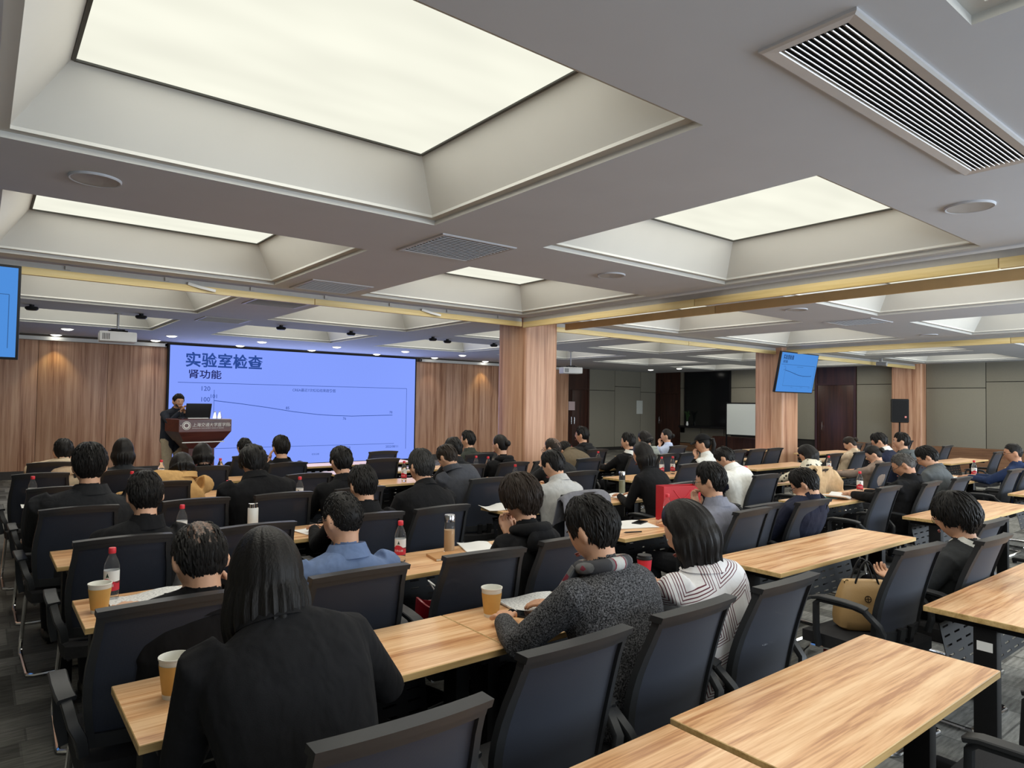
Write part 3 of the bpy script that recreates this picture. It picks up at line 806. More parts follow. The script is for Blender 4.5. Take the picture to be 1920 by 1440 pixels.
def thinhair():
    m, nt, N, L, b = _nt('thinning_hair_scalp')
    tc = N.new('ShaderNodeTexCoord'); nz = N.new('ShaderNodeTexNoise'); nz.inputs['Scale'].default_value = 150; nz.inputs['Detail'].default_value = 2; L.new(tc.outputs['Object'], nz.inputs[0])
    cr = N.new('ShaderNodeValToRGB'); e = cr.color_ramp.elements; e[0].position = .38; e[0].color = (.010, .009, .008, 1); e[1].position = .68; e[1].color = (.22, .13, .09, 1)
    L.new(nz.outputs[0], cr.inputs[0]); L.new(cr.outputs[0], b.inputs['Base Color']); b.inputs['Roughness'].default_value = .55
    return m
THINHAIR = thinhair()
def cloth(name, c, rough=.9, var=.15, scale=30, bump=.3, bscale=420, stretch=(1, 1, 1)):
    """woven cloth: fine weave plus soft folds"""
    if name in MATS: return MATS[name]
    m, nt, N, L, b = _nt(name)
    tc = N.new('ShaderNodeTexCoord')
    n1 = N.new('ShaderNodeTexNoise'); n1.inputs['Scale'].default_value = scale; n1.inputs['Detail'].default_value = 3; L.new(tc.outputs['Object'], n1.inputs[0])
    mx = N.new('ShaderNodeMix'); mx.data_type = 'RGBA'; mx.inputs[6].default_value = rgb([x*(1-var) for x in c]); mx.inputs[7].default_value = rgb([min(1, x*(1+var)) for x in c])
    L.new(n1.outputs[0], mx.inputs[0]); L.new(mx.outputs[2], b.inputs['Base Color'])
    n2 = N.new('ShaderNodeTexNoise'); n2.inputs['Scale'].default_value = bscale; L.new(tc.outputs['Object'], n2.inputs[0])
    mp = N.new('ShaderNodeMapping'); mp.inputs['Scale'].default_value = (1.2, 1.2, .7); mp.inputs['Rotation'].default_value = (.3, .5, 0); L.new(tc.outputs['Object'], mp.inputs[0])
    n3 = N.new('ShaderNodeTexNoise'); n3.inputs['Scale'].default_value = 12; n3.inputs['Detail'].default_value = 2; n3.inputs['Distortion'].default_value = .3; L.new(mp.outputs[0], n3.inputs[0])
    b1 = N.new('ShaderNodeBump'); b1.inputs['Strength'].default_value = bump*.5; b1.inputs['Distance'].default_value = .004; L.new(n2.outputs[0], b1.inputs['Height'])
    b2 = N.new('ShaderNodeBump'); b2.inputs['Strength'].default_value = bump; b2.inputs['Distance'].default_value = .05; L.new(n3.outputs[0], b2.inputs['Height']); L.new(b1.outputs[0], b2.inputs['Normal'])
    L.new(b2.outputs[0], b.inputs['Normal'])
    b.inputs['Roughness'].default_value = rough; b.inputs['Specular IOR Level'].default_value = .25; b.inputs['Sheen Weight'].default_value = .0
    MATS[name] = m
    return m
def tweed():
    m = cloth('grey_tweed', (.07, .07, .075), .95)
    N, L = m.node_tree.nodes, m.node_tree.links
    b = N['Principled BSDF']; tc = N.new('ShaderNodeTexCoord')
    v = N.new('ShaderNodeTexNoise'); v.inputs['Scale'].default_value = 190; v.inputs['Detail'].default_value = 3; v.inputs['Roughness'].default_value = .7; L.new(tc.outputs['Object'], v.inputs[0])
    cr = N.new('ShaderNodeValToRGB'); e = cr.color_ramp.elements
    e[0].position = .42; e[0].color = (.007, .007, .008, 1); e[1].position = .72; e[1].color = (.19, .19, .20, 1)
    L.new(v.outputs[0], cr.inputs[0]); L.new(cr.outputs[0], b.inputs['Base Color'])
    return m
TWEED = tweed()
def striped():
    """off-white knit with nested burgundy line squares"""
    m = cloth('cream_knit_burgundy_lines', (.72, .70, .68), .9)
    N, L = m.node_tree.nodes, m.node_tree.links
    b = N['Principled BSDF']; tc = N.new('ShaderNodeTexCoord')
    mp = N.new('ShaderNodeMapping'); mp.inputs['Scale'].default_value = (1, 1, 1); mp.inputs['Rotation'].default_value = (0, .35, .6); L.new(tc.outputs['Object'], mp.inputs[0])
    sx = N.new('ShaderNodeSeparateXYZ'); L.new(mp.outputs[0], sx.inputs[0])
    def fold(out, per):
        a = N.new('ShaderNodeMath'); a.operation = 'PINGPONG'; a.inputs[1].default_value = per; L.new(out, a.inputs[0]); return a.outputs[0]
    fx, fz = fold(sx.outputs[0], .085), fold(sx.outputs[2], .10)
    mxn = N.new('ShaderNodeMath'); mxn.operation = 'MAXIMUM'; L.new(fx, mxn.inputs[0]); L.new(fz, mxn.inputs[1])
    pp = N.new('ShaderNodeMath'); pp.operation = 'PINGPONG'; pp.inputs[1].default_value = .0055; L.new(mxn.outputs[0], pp.inputs[0])
    lt = N.new('ShaderNodeMath'); lt.operation = 'LESS_THAN'; lt.inputs[1].default_value = .0019; L.new(pp.outputs[0], lt.inputs[0])
    g1 = N.new('ShaderNodeMath'); g1.operation = 'GREATER_THAN'; g1.inputs[1].default_value = .040; L.new(mxn.outputs[0], g1.inputs[0])
    g2 = N.new('ShaderNodeMath'); g2.operation = 'LESS_THAN'; g2.inputs[1].default_value = .078; L.new(mxn.outputs[0], g2.inputs[0])
    a1 = N.new('ShaderNodeMath'); a1.operation = 'MULTIPLY'; L.new(lt.outputs[0], a1.inputs[0]); L.new(g1.outputs[0], a1.inputs[1])
    a2 = N.new('ShaderNodeMath'); a2.operation = 'MULTIPLY'; L.new(a1.outputs[0], a2.inputs[0]); L.new(g2.outputs[0], a2.inputs[1])
    mx = N.new('ShaderNodeMix'); mx.data_type = 'RGBA'; mx.inputs[6].default_value = (.70, .69, .69, 1); mx.inputs[7].default_value = (.13, .04, .055, 1)
    L.new(a2.outputs[0], mx.inputs[0]); L.new(mx.outputs[2], b.inputs['Base Color'])
    return m
STRIPE = striped()
def plaid():
    m = cloth('grey_plaid_scarf', (.3, .3, .3), .95)
    N, L = m.node_tree.nodes, m.node_tree.links
    b = N['Principled BSDF']; tc = N.new('ShaderNodeTexCoord')
    w = N.new('ShaderNodeTexWave'); w.inputs['Scale'].default_value = 2.8; w.bands_direction = 'X'; L.new(tc.outputs['Object'], w.inputs[0])
    cr = N.new('ShaderNodeValToRGB'); cr.color_ramp.interpolation = 'CONSTANT'; e = cr.color_ramp.elements
    e[0].color = (.06, .06, .065, 1); e[1].position = .35; e[1].color = (.16, .16, .16, 1)
    k = e.new(.62); k.color = (.22, .04, .06, 1); k = e.new(.75); k.color = (.5, .5, .48, 1)
    L.new(w.outputs[0], cr.inputs[0]); L.new(cr.outputs[0], b.inputs['Base Color'])
    return m
PLAID = plaid()
def leopard():
    m = cloth('cream_spotted_cloth', (.6, .55, .42), .9)
    N, L = m.node_tree.nodes, m.node_tree.links
    b = N['Principled BSDF']; tc = N.new('ShaderNodeTexCoord')
    v = N.new('ShaderNodeTexVoronoi'); v.inputs['Scale'].default_value = 26; L.new(tc.outputs['Object'], v.inputs[0])
    cr = N.new('ShaderNodeValToRGB'); e = cr.color_ramp.elements; cr.color_ramp.interpolation = 'CONSTANT'
    e[0].color = (.03, .025, .02, 1); e[1].position = .33; e[1].color = (.62, .57, .45, 1)
    L.new(v.outputs['Distance'], cr.inputs[0]); L.new(cr.outputs[0], b.inputs['Base Color'])
    return m
LEOPARD = leopard()
BLACKC = cloth('black_wool', (.007, .007, .008), .95, var=.3)
BLACKC2 = cloth('charcoal_cloth', (.017, .0175, .019), .92, var=.25)
TROUSER = cloth('dark_trousers', (.009, .0095, .012), .9, var=.3)
SHOE = M('dark_shoe', (.02, .019, .018), .45, var=.2)

def head_pt(d, th=0.):
    """skull and face surface for a unit direction d in head space (+Y face, +Z crown)"""
    x, y, z = d
    px, py, pz = .0765*x, .095*y, .117*z
    if z < 0:
        s = -z
        px *= 1-.20*s*s
        if y < 0: py *= 1-.34*s
        else: py *= 1-.06*s
    if y < 0: py *= 1.06
    if y > 0:
        def gs(cx_, cz_, wx, wz): return math.exp(-(((abs(x)-cx_)/wx)**2+((z-cz_)/wz)**2))
        py += .019*gs(0, -.16, .13, .13)+.010*gs(0, .02, .10, .14)
        py -= .008*gs(.36, .04, .17, .09)
        py += .004*gs(.3, .18, .3, .07)
        py += .006*gs(0, -.50, .24, .09)+.007*gs(0, -.86, .3, .16)
        py -= .003*gs(0, -.40, .3, .05)
    if th:
        L_ = math.sqrt(px*px+py*py+pz*pz); k = 1+th/L_
        px, py, pz = px*k, py*k, pz*k
    return Vector((px, py, pz))
def sph(th, ph):  # th from crown, ph from the face (+Y) towards +X
    return (math.sin(th)*math.sin(ph), math.sin(th)*math.cos(ph), math.cos(th))
def add_head(g, mx):
    n, k = 28, 20
    rs = [[head_pt(sph(PI*i/k, 2*PI*j/n)) for j in range(n)] for i in range(1, k)]
    o = len(g.v); g.rings(rs, 0, mx, cap=False)
    q = (k-2)*n
    g.v += [tuple(mx @ head_pt((0, 0, 1))), tuple(mx @ head_pt((0, 0, -1)))]
    a = o+(k-1)*n
    g.f += [(a, o+(j+1) % n, o+j) for j in range(n)]+[(a+1, o+q+j, o+q+(j+1) % n) for j in range(n)]; g.m += [0]*(2*n)
    for s in (-1, 1):
        em_ = mx @ Matrix.Translation((s*.080, -.012, -.008)) @ Matrix.Rotation(s*.35, 4, 'Z') @ Matrix.Rotation(-.15, 4, 'X')
        g.ell((0, 0, 0), (.010, .020, .034), 10, 8, 0, em_)
def interp(tab, a):
    for (a0, v0), (a1, v1) in zip(tab, tab[1:]):
        if a <= a1:
            t = (a-a0)/(a1-a0); t = t*t*(3-2*t)
            return v0+(v1-v0)*t
    return tab[-1][1]
LINES = {'short': [(0, 56), (35, 58), (55, 66), (70, 92), (84, 90), (98, 86), (112, 112), (135, 130), (180, 135)],
         'bowl': [(0, 76), (35, 80), (52, 88), (66, 104), (82, 108), (98, 106), (112, 118), (135, 134), (180, 139)],
         'buzz': [(0, 52), (35, 54), (55, 60), (70, 84), (84, 84), (98, 82), (112, 102), (135, 116), (180, 120)],
         'bangs': [(0, 78), (35, 80), (50, 84), (68, 96), (84, 96), (98, 96), (112, 104), (135, 120), (180, 124)],
         'up': [(0, 54), (35, 56), (55, 62), (70, 82), (84, 84), (98, 86), (112, 110), (135, 126), (180, 130)]}
def hair_mesh(g, mx, Rinv, style, length, th, seed, near, sway=0., part=False, bald=0.):
    """one shell of hair: over the skull to the hairline, then (long styles) hanging down"""
    rnd = random.Random(seed)
    n = 112 if near else 56
    K1, K2 = (16, 14) if near else (10, 8)
    line = LINES['bangs' if style in ('bob', 'fringe') else 'up' if style in ('long', 'bun', 'pony') else style]
    down = (Rinv @ Vector((0, 0, -1)))*.75+Vector((0, 0, -1))*.25; down.normalize()
    ph0 = [rnd.uniform(0, 6.28) for _ in range(4)]
    outer = []; inner = []
    hang = style in ('bob', 'long')
    for j in range(n):
        ph = 2*PI*j/n; pa = math.degrees(abs(ph if ph <= PI else 2*PI-ph))
        lim = interp(line, pa)
        c = 0.
        if hang:
            a0 = 62 if style == 'bob' else 72
            c = min(1, max(0, (pa-a0)/22)); c = c*c*(3-2*c)
            lim = lim*(1-c)+94*c
        wob = .5*math.sin(ph*9+ph0[0])+.35*math.sin(ph*17+ph0[1])+.25*math.sin(ph*31+ph0[2])
        co = []; ci = []
        tl = math.radians(lim+(1.5*wob if not hang else 0))
        for i in range(K1+1):
            t = i/K1; a = tl*t
            tt = th*(1-(.0 if c > .3 else .55 if style == 'bowl' else .93)*t**3)*(1+.14*wob*min(1, t*2))
            if style == 'short' and t < .85: tt += th*.16*math.sin(ph*23+i*1.7+ph0[3])*t*(1-t)*4+th*.25*math.sin(ph*5+ph0[1])*t*(1-t)*2
            if part and pa < 100: tt *= 1-.25*math.exp(-((math.sin(ph))/.16)**2)*(1-t)
            d = sph(max(a, .02), ph)
            co.append(head_pt(d, tt)); ci.append(head_pt(d, -.006))
        base_o, base_i = co[-1], ci[-1]
        if hang:
            Lc = length*c*(1+.05*wob)
            back = max(0, -math.cos(ph))
            rad = Vector((math.sin(ph), math.cos(ph), 0))
            for i in range(1, K2+1):
                t = i/K2
                bulge = (.018*math.sin(PI*min(1, t*1.2)) - .045*t*t*(1.3 if style == 'bob' else .2))
                rr = rad*(bulge + .0035*math.sin(ph*43+3*t)*t+.003*math.sin(ph*29+ph0[1]))
                off = down*(Lc*t)+rr*c - Vector((0, 1, 0))*(.02*t*back if style == 'long' else 0)
                co.append(base_o+off); ci.append(base_i.lerp(base_o, .25*t+.45*c)+off*1.0-rad*.006*(1-t))
        outer.append(co); inner.append(ci)
    m = len(outer[0])
    V = [mx @ outer[j][i] for j in range(n) for i in range(m)]+[mx @ inner[j][i] for j in range(n) for i in range(m)]
    F = []; off = n*m; thin = []
    for j in range(n):
        q = (j+1) % n
        for i in range(m-1):
            a, b, c_, d = j*m+i, q*m+i, q*m+i+1, j*m+i+1
            if bald and i < K1*.75:
                p = outer[j][i]; dd = math.hypot(p.x, (p.y+.055)*.9)
                if p.z > .03 and dd < bald*(.7+.5*rnd.random()):
                    thin.append(len(F))
            F.append((a, d, c_, b)); F.append((off+a, off+b, off+c_, off+d))
        F.append((j*m+m-1, off+j*m+m-1, off+q*m+m-1, q*m+m-1))
    g.add(V, F)
    for q in thin: g.m[len(g.m)-len(F)+q] = 1
    # loose locks over the shell break up its outline
    if style in ('short', 'bowl', 'fringe', 'buzz'):
        bz = style == 'buzz'
        for q in range((700 if bz else 640) if near else 120):
            ph = rnd.uniform(0, 2*PI); pa = math.degrees(ph if ph <= PI else 2*PI-ph)
            lim = interp(line, pa); t = rnd.uniform(.08, .97)**.6
            pc = head_pt(sph(math.radians(lim*t), ph))
            if bald and pc.z > 0 and math.hypot(pc.x, (pc.y+.055)*.9) < bald*(.5+.5*rnd.random()): continue
            ln = (rnd.uniform(6, 10) if bz else rnd.uniform(16, 30))*(1 if t < .8 else .75); tw = rnd.uniform(-.16, .16)
            a0, a1 = math.radians(lim*t-ln*.5), math.radians(min(lim*t+ln*.5, lim+7))
            lift = rnd.uniform(.0, .006) if t < .8 else rnd.uniform(0, .003)
            pts = []
            for k in range(4):
                u = k/3; a = max(.03, a0+(a1-a0)*u)
                base = th*(1-(.55 if style == 'bowl' else .93)*min(1, math.degrees(a)/lim)**3)
                pts.append(mx @ head_pt(sph(a, ph+tw*u), max(.001, base-.003+lift*math.sin(PI*u*.8)+.002)))
            sc_ = mx.to_scale()[0]
            g.tube(pts, [.001*sc_, .0022*sc_, .0018*sc_, .0005*sc_] if bz else [.002*sc_, .0046*sc_, .004*sc_, .0006*sc_] if near else [.0025*sc_, .0062*sc_, .0052*sc_, .0008*sc_], 5)

def ik(S, Wp, l1, l2, pole):
    d = Wp-S; L_ = d.length
    if L_ > (l1+l2)*.985:
        Wp = S+d*((l1+l2)*.985/L_); d = Wp-S; L_ = d.length
    if L_ < abs(l1-l2)+.06: L_ = abs(l1-l2)+.06
    u = d.normalized()
    a = (l1*l1-l2*l2+L_*L_)/(2*L_); h = math.sqrt(max(0, l1*l1-a*a))
    p = pole-u*pole.dot(u); p.normalize()
    return S+u*a+p*h, Wp

PEOPLE = []      # (person root, raw mesh object, data) waiting for the shared remesh
def person(label, seat, head, top=BLACKC, face=0., hyaw=0., hpitch=12., hroll=0., sex='m', hair='short', hlen=.0, hmat=None, arms=('table', 'table'), near=False,
           skin=None, sc=1., extras=(), slouch=1., stand=False, collar=None, bald=0., legs=None, part=False, sw=None, hth=None, shoes=None, nk=1., sleeve=None):
    skin = skin or SKIN; hmat = hmat or HAIRB; seed = len(PEOPLE)*13+5
    root = thing('person', label, 'person', (seat[0], seat[1], 0), math.radians(face), 'seated audience' if not stand else None)
    Rz = Matrix.Rotation(math.radians(-face), 3, 'Z')
    H = Rz @ Vector((head[0]-seat[0], head[1]-seat[1], 0)); H.z = head[2]
    Rh = Matrix.Rotation(math.radians(hyaw), 4, 'Z') @ Matrix.Rotation(math.radians(-hpitch), 4, 'X') @ Matrix.Rotation(math.radians(hroll), 4, 'Y')
    hs = sc*(1.0 if sex == 'm' else .95)
    HM = Matrix.Translation(H) @ Rh @ Matrix.Scale(hs, 4)
    hp = math.radians(hpitch)
    nk *= 1-.010*max(0, hpitch-22)
    N_ = H+Vector((0, -.03-.06*math.sin(hp), (-.145+.045*math.sin(hp))*nk))*sc
    g = G(); caps = []
    add_head(g, HM); caps.append((H, H, .12*hs, 0))
    nk0 = H+(Rh.to_3x3() @ Vector((0, -.02, -.05)))*hs
    nk1 = N_+Vector((0, -.01, -.05))
    g.tube([nk0, N_+(nk0-N_)*.35, nk1], [.052*hs, .055*hs, .07*hs], 12); caps.append((nk0, N_+Vector((0, 0, .012)), .062*hs, 0))
    sw_ = (sw or (.205 if sex == 'm' else .18))*sc
    pz = .90 if stand else .47
    P0 = Vector((0, -.03, pz)); P2 = N_+Vector((0, -.012, 0))
    P1 = Vector((P2.x*.3, -.06*slouch+P2.y*.15, pz+(P2.z-pz)*.58))
    def bez(t): return P0*(1-t)**2+P1*2*t*(1-t)+P2*t*t
    def tan(t): return ((P1-P0)*(1-t)+(P2-P1)*t).normalized()
    k = sw_/.205
    rings = []
    LS = (P1-P0).length*.5+(P2-P1).length*.5+(P2-P0).length*.5
    for t, a, b in ((-.02, .15, .10), (.06, .182, .132), (.22, .184, .136), (.40, .184, .132), (.55, .194, .132), (1-.20/LS, .208, .13), (1-.135/LS, .212, .122), (1-.09/LS, .206, .11), (1-.055/LS, .178, .099), (1-.028/LS, .132, .088), (1-.005/LS, .09, .078), (1.03, .066, .062)):
        c = bez(max(0, min(1, t))) + tan(max(0, min(1, t)))*(t-max(0, min(1, t)))*.5
        T = tan(max(0, min(1, t))); R = Vector((1, 0, 0)); R = (R-T*R.dot(T)).normalized(); Fv = T.cross(R)
        ring = []
        for j in range(18):
            an = 2*PI*j/18; ca, sa = math.cos(an), math.sin(an)
            ca = math.copysign(abs(ca)**.85, ca); sa = math.copysign(abs(sa)**.85, sa)
            ring.append(c+R*ca*a*k+Fv*sa*b*k)
        rings.append(ring)
    g.rings(rings, 0)
    for q in range(6):
        caps.append((bez(q/8), bez((q+1)/8), .15*k, 1))
    cz = bez(1-.06/LS)
    caps.append((cz+Vector((-.14*k, 0, -.02)), cz+Vector((.14*k, 0, -.02)), .075, 1)); caps.append((bez(1-.05/LS), bez(1-.02/LS), .085, 1))
    # arms
    fingers = G()
    Sh = bez(1-.088/LS)
    for s, pose in zip((-1, 1), arms):
        S = Sh+Vector((s*(sw_-.03), .005, .0))
        l1, l2 = .285*sc*(1 if sex == 'm' else .94), .255*sc*(1 if sex == 'm' else .94)
        pole = Vector((s*.6, -.3, -1)); palm = Vector((0, 0, -1)); hd = None; curl = .5
        if pose == 'table': Wt = Vector((s*.12, max(.40, S.y+.22), .795)); hd = Vector((-s*.55, .8, 0)); pole = Vector((s*.55, -.35, -1))
        elif pose == 'wide': Wt = Vector((s*.20, max(.40, S.y+.20), .795)); hd = Vector((-s*.8, .6, 0)); pole = Vector((s*.9, -.2, -.75))
        elif pose == 'lap': Wt = Vector((s*.09, .24+S.y*.3, .66)); hd = Vector((-s*.6, .7, .1)); pole = Vector((s*.8, -.5, -.5)); palm = Vector((0, .2, 1)); curl = .9
        elif pose == 'chin': Wt = H+(Rh.to_3x3() @ Vector((s*.035, .105, -.17)))*hs; hd = (H+(Rh.to_3x3() @ Vector((s*.02, .125, -.05)))-Wt); pole = Vector((s*.5, .3, -1)); palm = Vector((0, -1, .1)); curl = 1.1
        elif pose == 'cheek': Wt = H+(Rh.to_3x3() @ Vector((s*.10, .09, -.15)))*hs; hd = (H+(Rh.to_3x3() @ Vector((s*.085, .06, -.02)))-Wt); pole = Vector((s*.7, .3, -1)); palm = Vector((-s, -.3, 0)); curl = .5
        elif pose == 'side': Wt = S+Vector((s*.06, .10, -.47)); hd = Vector((0, .15, -1)); palm = Vector((-s, 0, 0))
        elif pose == 'mouth': Wt = H+Vector((s*.03, .17, -.16))*hs; hd = Vector((-s*.5, -.1, .85)); pole = Vector((s*.8, -.1, -.8)); palm = Vector((-s, .2, 0)); curl = 1.2
        else: Wt = Vector(pose)
        E, Wp = ik(S, Wt, l1, l2, pole)
        fr = sw_/.205
        pth = [S+Vector((-s*.03, 0, .004)), S, S.lerp(E, .5), E, E.lerp(Wp, .45), E.lerp(Wp, .93)]
        g.tube(pth, [r__*fr for r__ in (.064, .068, .058, .052, .046, .036)], 12)
        caps += [(S+(E-S)*.15, E, .055, 7), (E, E.lerp(Wp, .90), .045, 7)]
        hd = (hd if hd is not None else (Wp-E)).normalized()
        pn = (palm-hd*palm.dot(hd)).normalized(); lat = hd.cross(pn)
        rr = []
        hsx = sc*(1 if sex == 'm' else .9)
        for q, (al, wd_, tk) in enumerate(((-.035, .024, .021), (0, .027, .019), (.03, .038, .017), (.06, .043, .015), (.088, .041, .012))):
            c = Wp+(hd*al if q else (E-Wp).normalized()*.035)*1.0
            rr.append([c+(lat*math.cos(2*PI*j/12)*wd_+pn*math.sin(2*PI*j/12)*tk)*hsx for j in range(12)])
        g.rings(rr, 0); caps.append((Wp, Wp+hd*.08, .05, 0))
        for fi, (o_, ln) in enumerate(((-.031, .066), (-.011, .078), (.010, .073), (.029, .058))):
            p = Wp+hd*.08*hsx+lat*o_*hsx; d = hd.copy(); pts = [p-hd*.02]; cu = 0
            for seg in range(3):
                pts.append(p.copy()); cu += curl*(.35+.25*seg)
                d = (hd*math.cos(cu)+pn*math.sin(cu)).normalized(); p = p+d*ln*hsx*(.42, .33, .25)[seg]
            pts.append(p)
            fingers.tube(pts, [.0085*hsx, .0088*hsx, .0082*hsx, .0074*hsx, .005*hsx], 7)
        tb = Wp+hd*.025*hsx-lat*(-s)*.0+lat*(.036 if s < 0 else -.036)*hsx
        td = (hd*.75+lat*(.5 if s < 0 else -.5)+pn*.4).normalized()
        fingers.tube([tb-td*.02, tb, tb+td*.035*hsx, tb+(td*.6+hd*.4)*.062*hsx], [.011*hsx, .011*hsx, .010*hsx, .006*hsx], 7)
    # legs
    for s in (-1, 1):
        if stand:
            hip = Vector((s*.085, 0, .92)); kn = Vector((s*.095, .03, .50)); an = Vector((s*.10, -.01, .09))
        else:
            hip = Vector((s*.09, .0, .53)); kn = Vector((s*.13, .42, .545)); an = Vector((s*.12, .36, .10))
        g.tube([hip-(kn-hip)*.12, hip, hip.lerp(kn, .5), kn], [.088, .092, .080, .062], 12); g.ell(kn, (.06, .06, .06), 10, 8)
        g.tube([kn, kn.lerp(an, .35), an], [.06, .06, .046], 12)
        caps += [(hip, kn, .085, 2), (kn, an+Vector((0, 0, .03)), .055, 2)]
        g.ell(an+Vector((0, .07, -.05)), (.045, .135, .046), 12, 8); caps.append((an+Vector((0, -.02, -.06)), an+Vector((0, .16, -.06)), .045, 3))
    raw = obj('raw', g.mesh('raw', [skin], False))
    md = raw.modifiers.new('r', 'REMESH'); md.mode = 'VOXEL'; md.voxel_size = .0085 if near else .013
    sm = raw.modifiers.new('s', 'SMOOTH'); sm.factor = .5; sm.iterations = 4 if near else 2
    # face details kept crisp
    det = G()
    for s in (-1, 1):
        det.ell((s*.029, .0795, .004), (.0135, .008, .0065), 10, 6, 1, HM)
        det.ell((s*.029, .0850, .004), (.0055, .005, .0055), 8, 6, 0, HM)
        det.tube([(s*.014, .092, .024), (s*.03, .0915, .030), (s*.046, .081, .024)], [.003, .0038, .002], 6, 0, HM)
    det.ell((0, .0975, -.060), (.021, .006, .0045), 10, 6, 2, HM); det.ell((0, .096, -.067), (.017, .006, .005), 10, 6, 2, HM)
    PEOPLE.append((root, raw, caps, fingers, det, [skin, top, legs or TROUSER, shoes or SHOE], sleeve or top))
    # hair
    if hair:
        gh = G(); th = hth or {'short': .016, 'bowl': .03, 'buzz': .008, 'bob': .022, 'long': .02, 'bun': .014, 'pony': .014, 'fringe': .018}[hair]
        hair_mesh(gh, HM, Rh.to_3x3().inverted(), hair if hair != 'fringe' else 'fringe', hlen, th, seed, near, part=part, bald=bald)
        if hair == 'bun':
            gh.ell((0, -.115, .01), (.038, .034, .038), 14, 10, 0, HM)
        if hair == 'pony':
            dn = (Rh.to_3x3().inverted() @ Vector((0, 0, -1)))
            b0 = Vector((0, -.105, .045)); pts = [b0+Vector((0, .02, 0)), b0+Vector((0, -.035, .0)), b0+Vector((0, -.05, 0))+dn*.07, b0+Vector((0, -.035, 0))+dn*(hlen*.6), b0+Vector((0, -.02, 0))+dn*hlen]
            gh.tube(pts, [.014, .026, .03, .026, .006], 12, 0, HM)
        gh.build('hair', [hmat, THINHAIR], root)
    if 'glasses' in extras:
        gg = G()
        for s in (-1, 1):
            gg.tube([(s*.032+.021*math.cos(a), .103+.004*abs(math.cos(a)), .002+.0165*math.sin(a)) for a in [2*PI*q/14 for q in range(14)]], .0017, 5, 0, HM, close=True)
            gg.tube([(s*.052, .102, .006), (s*.075, .07, .008), (s*.082, .0, .006), (s*.083, -.03, -.01)], .0018, 5, 0, HM)
        gg.tube([(-.012, .106, .005), (0, .109, .007), (.012, .106, .005)], .0016, 5, 0, HM)
        gg.build('glasses', BLACKPL, root)
    # collar ring at the neck
    T = tan(1.0); R = Vector((1, 0, 0)); Fv = T.cross(R).normalized()
    col = collar or top
    if 'hood' in extras:
        gh = G(); pts = []; rad = []
        for q in range(15):
            a = math.radians(-150+300*q/14)     # 0 = back
            w_ = math.cos(a*.5)
            pts.append(P2+Vector((math.sin(a)*.092*k, -math.cos(a)*.082-.02*w_, .004*w_-.03*(1-w_)))); rad.append(.018+.020*w_**2)
        gh.tube(pts, rad, 12)
        gh.ell(P2+Vector((0, -.115, -.055)), (.105*k, .034, .075), 14, 10)
        gh.build('hood', col, root)
    elif 'scarf' in extras:
        gh = G()
        gh.tube([P2+Vector((math.sin(a)*.088, -math.cos(a)*.085+.012, .010+.02*math.cos(a))) for a in [2*PI*q/20 for q in range(20)]], .025, 12, close=True)
        gh.tube([P2+Vector((-.06, .07, 0)), P2+Vector((-.075, .12, -.08)), P2+Vector((-.06, .14, -.22))], [.03, .035, .03], 10, flat=(.045, .012))
        gh.build('scarf', PLAID, root)
    else:
        gh = G(); hi = .040 if 'shirt' in extras else .0 if 'crew' in extras else .034
        rs_ = []
        for z_, rr_, th_ in ((-.02, .098, 0), (hi*.5, .080, 0), (hi, .073, 0), (hi+.006, .069, 0), (hi-.008, .061, 0), (-.02, .072, 0)):
            rs_.append([P2+T*z_+R*math.cos(2*PI*q/20)*rr_*k+Fv*math.sin(2*PI*q/20)*rr_*.96*k for q in range(20)])
        gh.rings(rs_, 0, cap=False, close=True); gh.build('collar', col, root)
    return root

def finish_people():
    """remesh every figure in one depsgraph pass, then colour skin, top, trousers and shoes"""
    bpy.context.view_layer.update()
    dg = bpy.context.evaluated_depsgraph_get()
    for root, raw, caps, fingers, det, mats, slv in PEOPLE:
        me = bpy.data.meshes.new_from_object(raw.evaluated_get(dg))
        nv, nf = len(me.vertices), len(me.polygons)
        V = np.empty(nv*3); me.vertices.foreach_get('co', V); V = V.reshape(-1, 3)
        C = np.empty(nf*3); me.polygons.foreach_get('center', C); C = C.reshape(-1, 3)
        best = np.full(nf, 9.); lab = np.zeros(nf, int)
        for a, b, r, l in caps:
            a = np.array(a); d = np.array(b)-a; q = d@d
            t = np.clip(((C-a)@d)/q, 0, 1)[:, None] if q > 1e-9 else np.zeros((nf, 1))
            ds = np.linalg.norm(C-a-t*d, axis=1)-r
            k = ds < best; best[k] = ds[k]; lab[k] = l
        F = [tuple(p.vertices) for p in me.polygons]
        vs = [tuple(v) for v in V]
        ml = lab.tolist()
        for gg, mp in ((fingers, [0]), (det, [4, 5, 6])):
            o = len(vs); vs += [tuple(v) for v in gg.v]; F += [tuple(i+o for i in f) for f in gg.f]; ml += [mp[i] for i in gg.m]
        out = bpy.data.meshes.new('body'); out.from_pydata(vs, [], F)
        for m in mats+[EYEM, EYEW, LIPS, slv]: out.materials.append(m)
        out.polygons.foreach_set('material_index', ml); out.polygons.foreach_set('use_smooth', [True]*len(F)); out.update()
        obj('body', out, root)
        bpy.data.meshes.remove(me)
    for root, raw, *_ in PEOPLE:
        m = raw.data; bpy.data.objects.remove(raw); bpy.data.meshes.remove(m)
BLUE = cloth('denim_blue_shirt', srgb(96, 114, 148)); TAN = cloth('tan_coat', srgb(190, 150, 96)); BEIGE = cloth('beige_fleece', srgb(214, 196, 168)); GREYSUIT = cloth('dark_grey_suit', srgb(68, 70, 76))
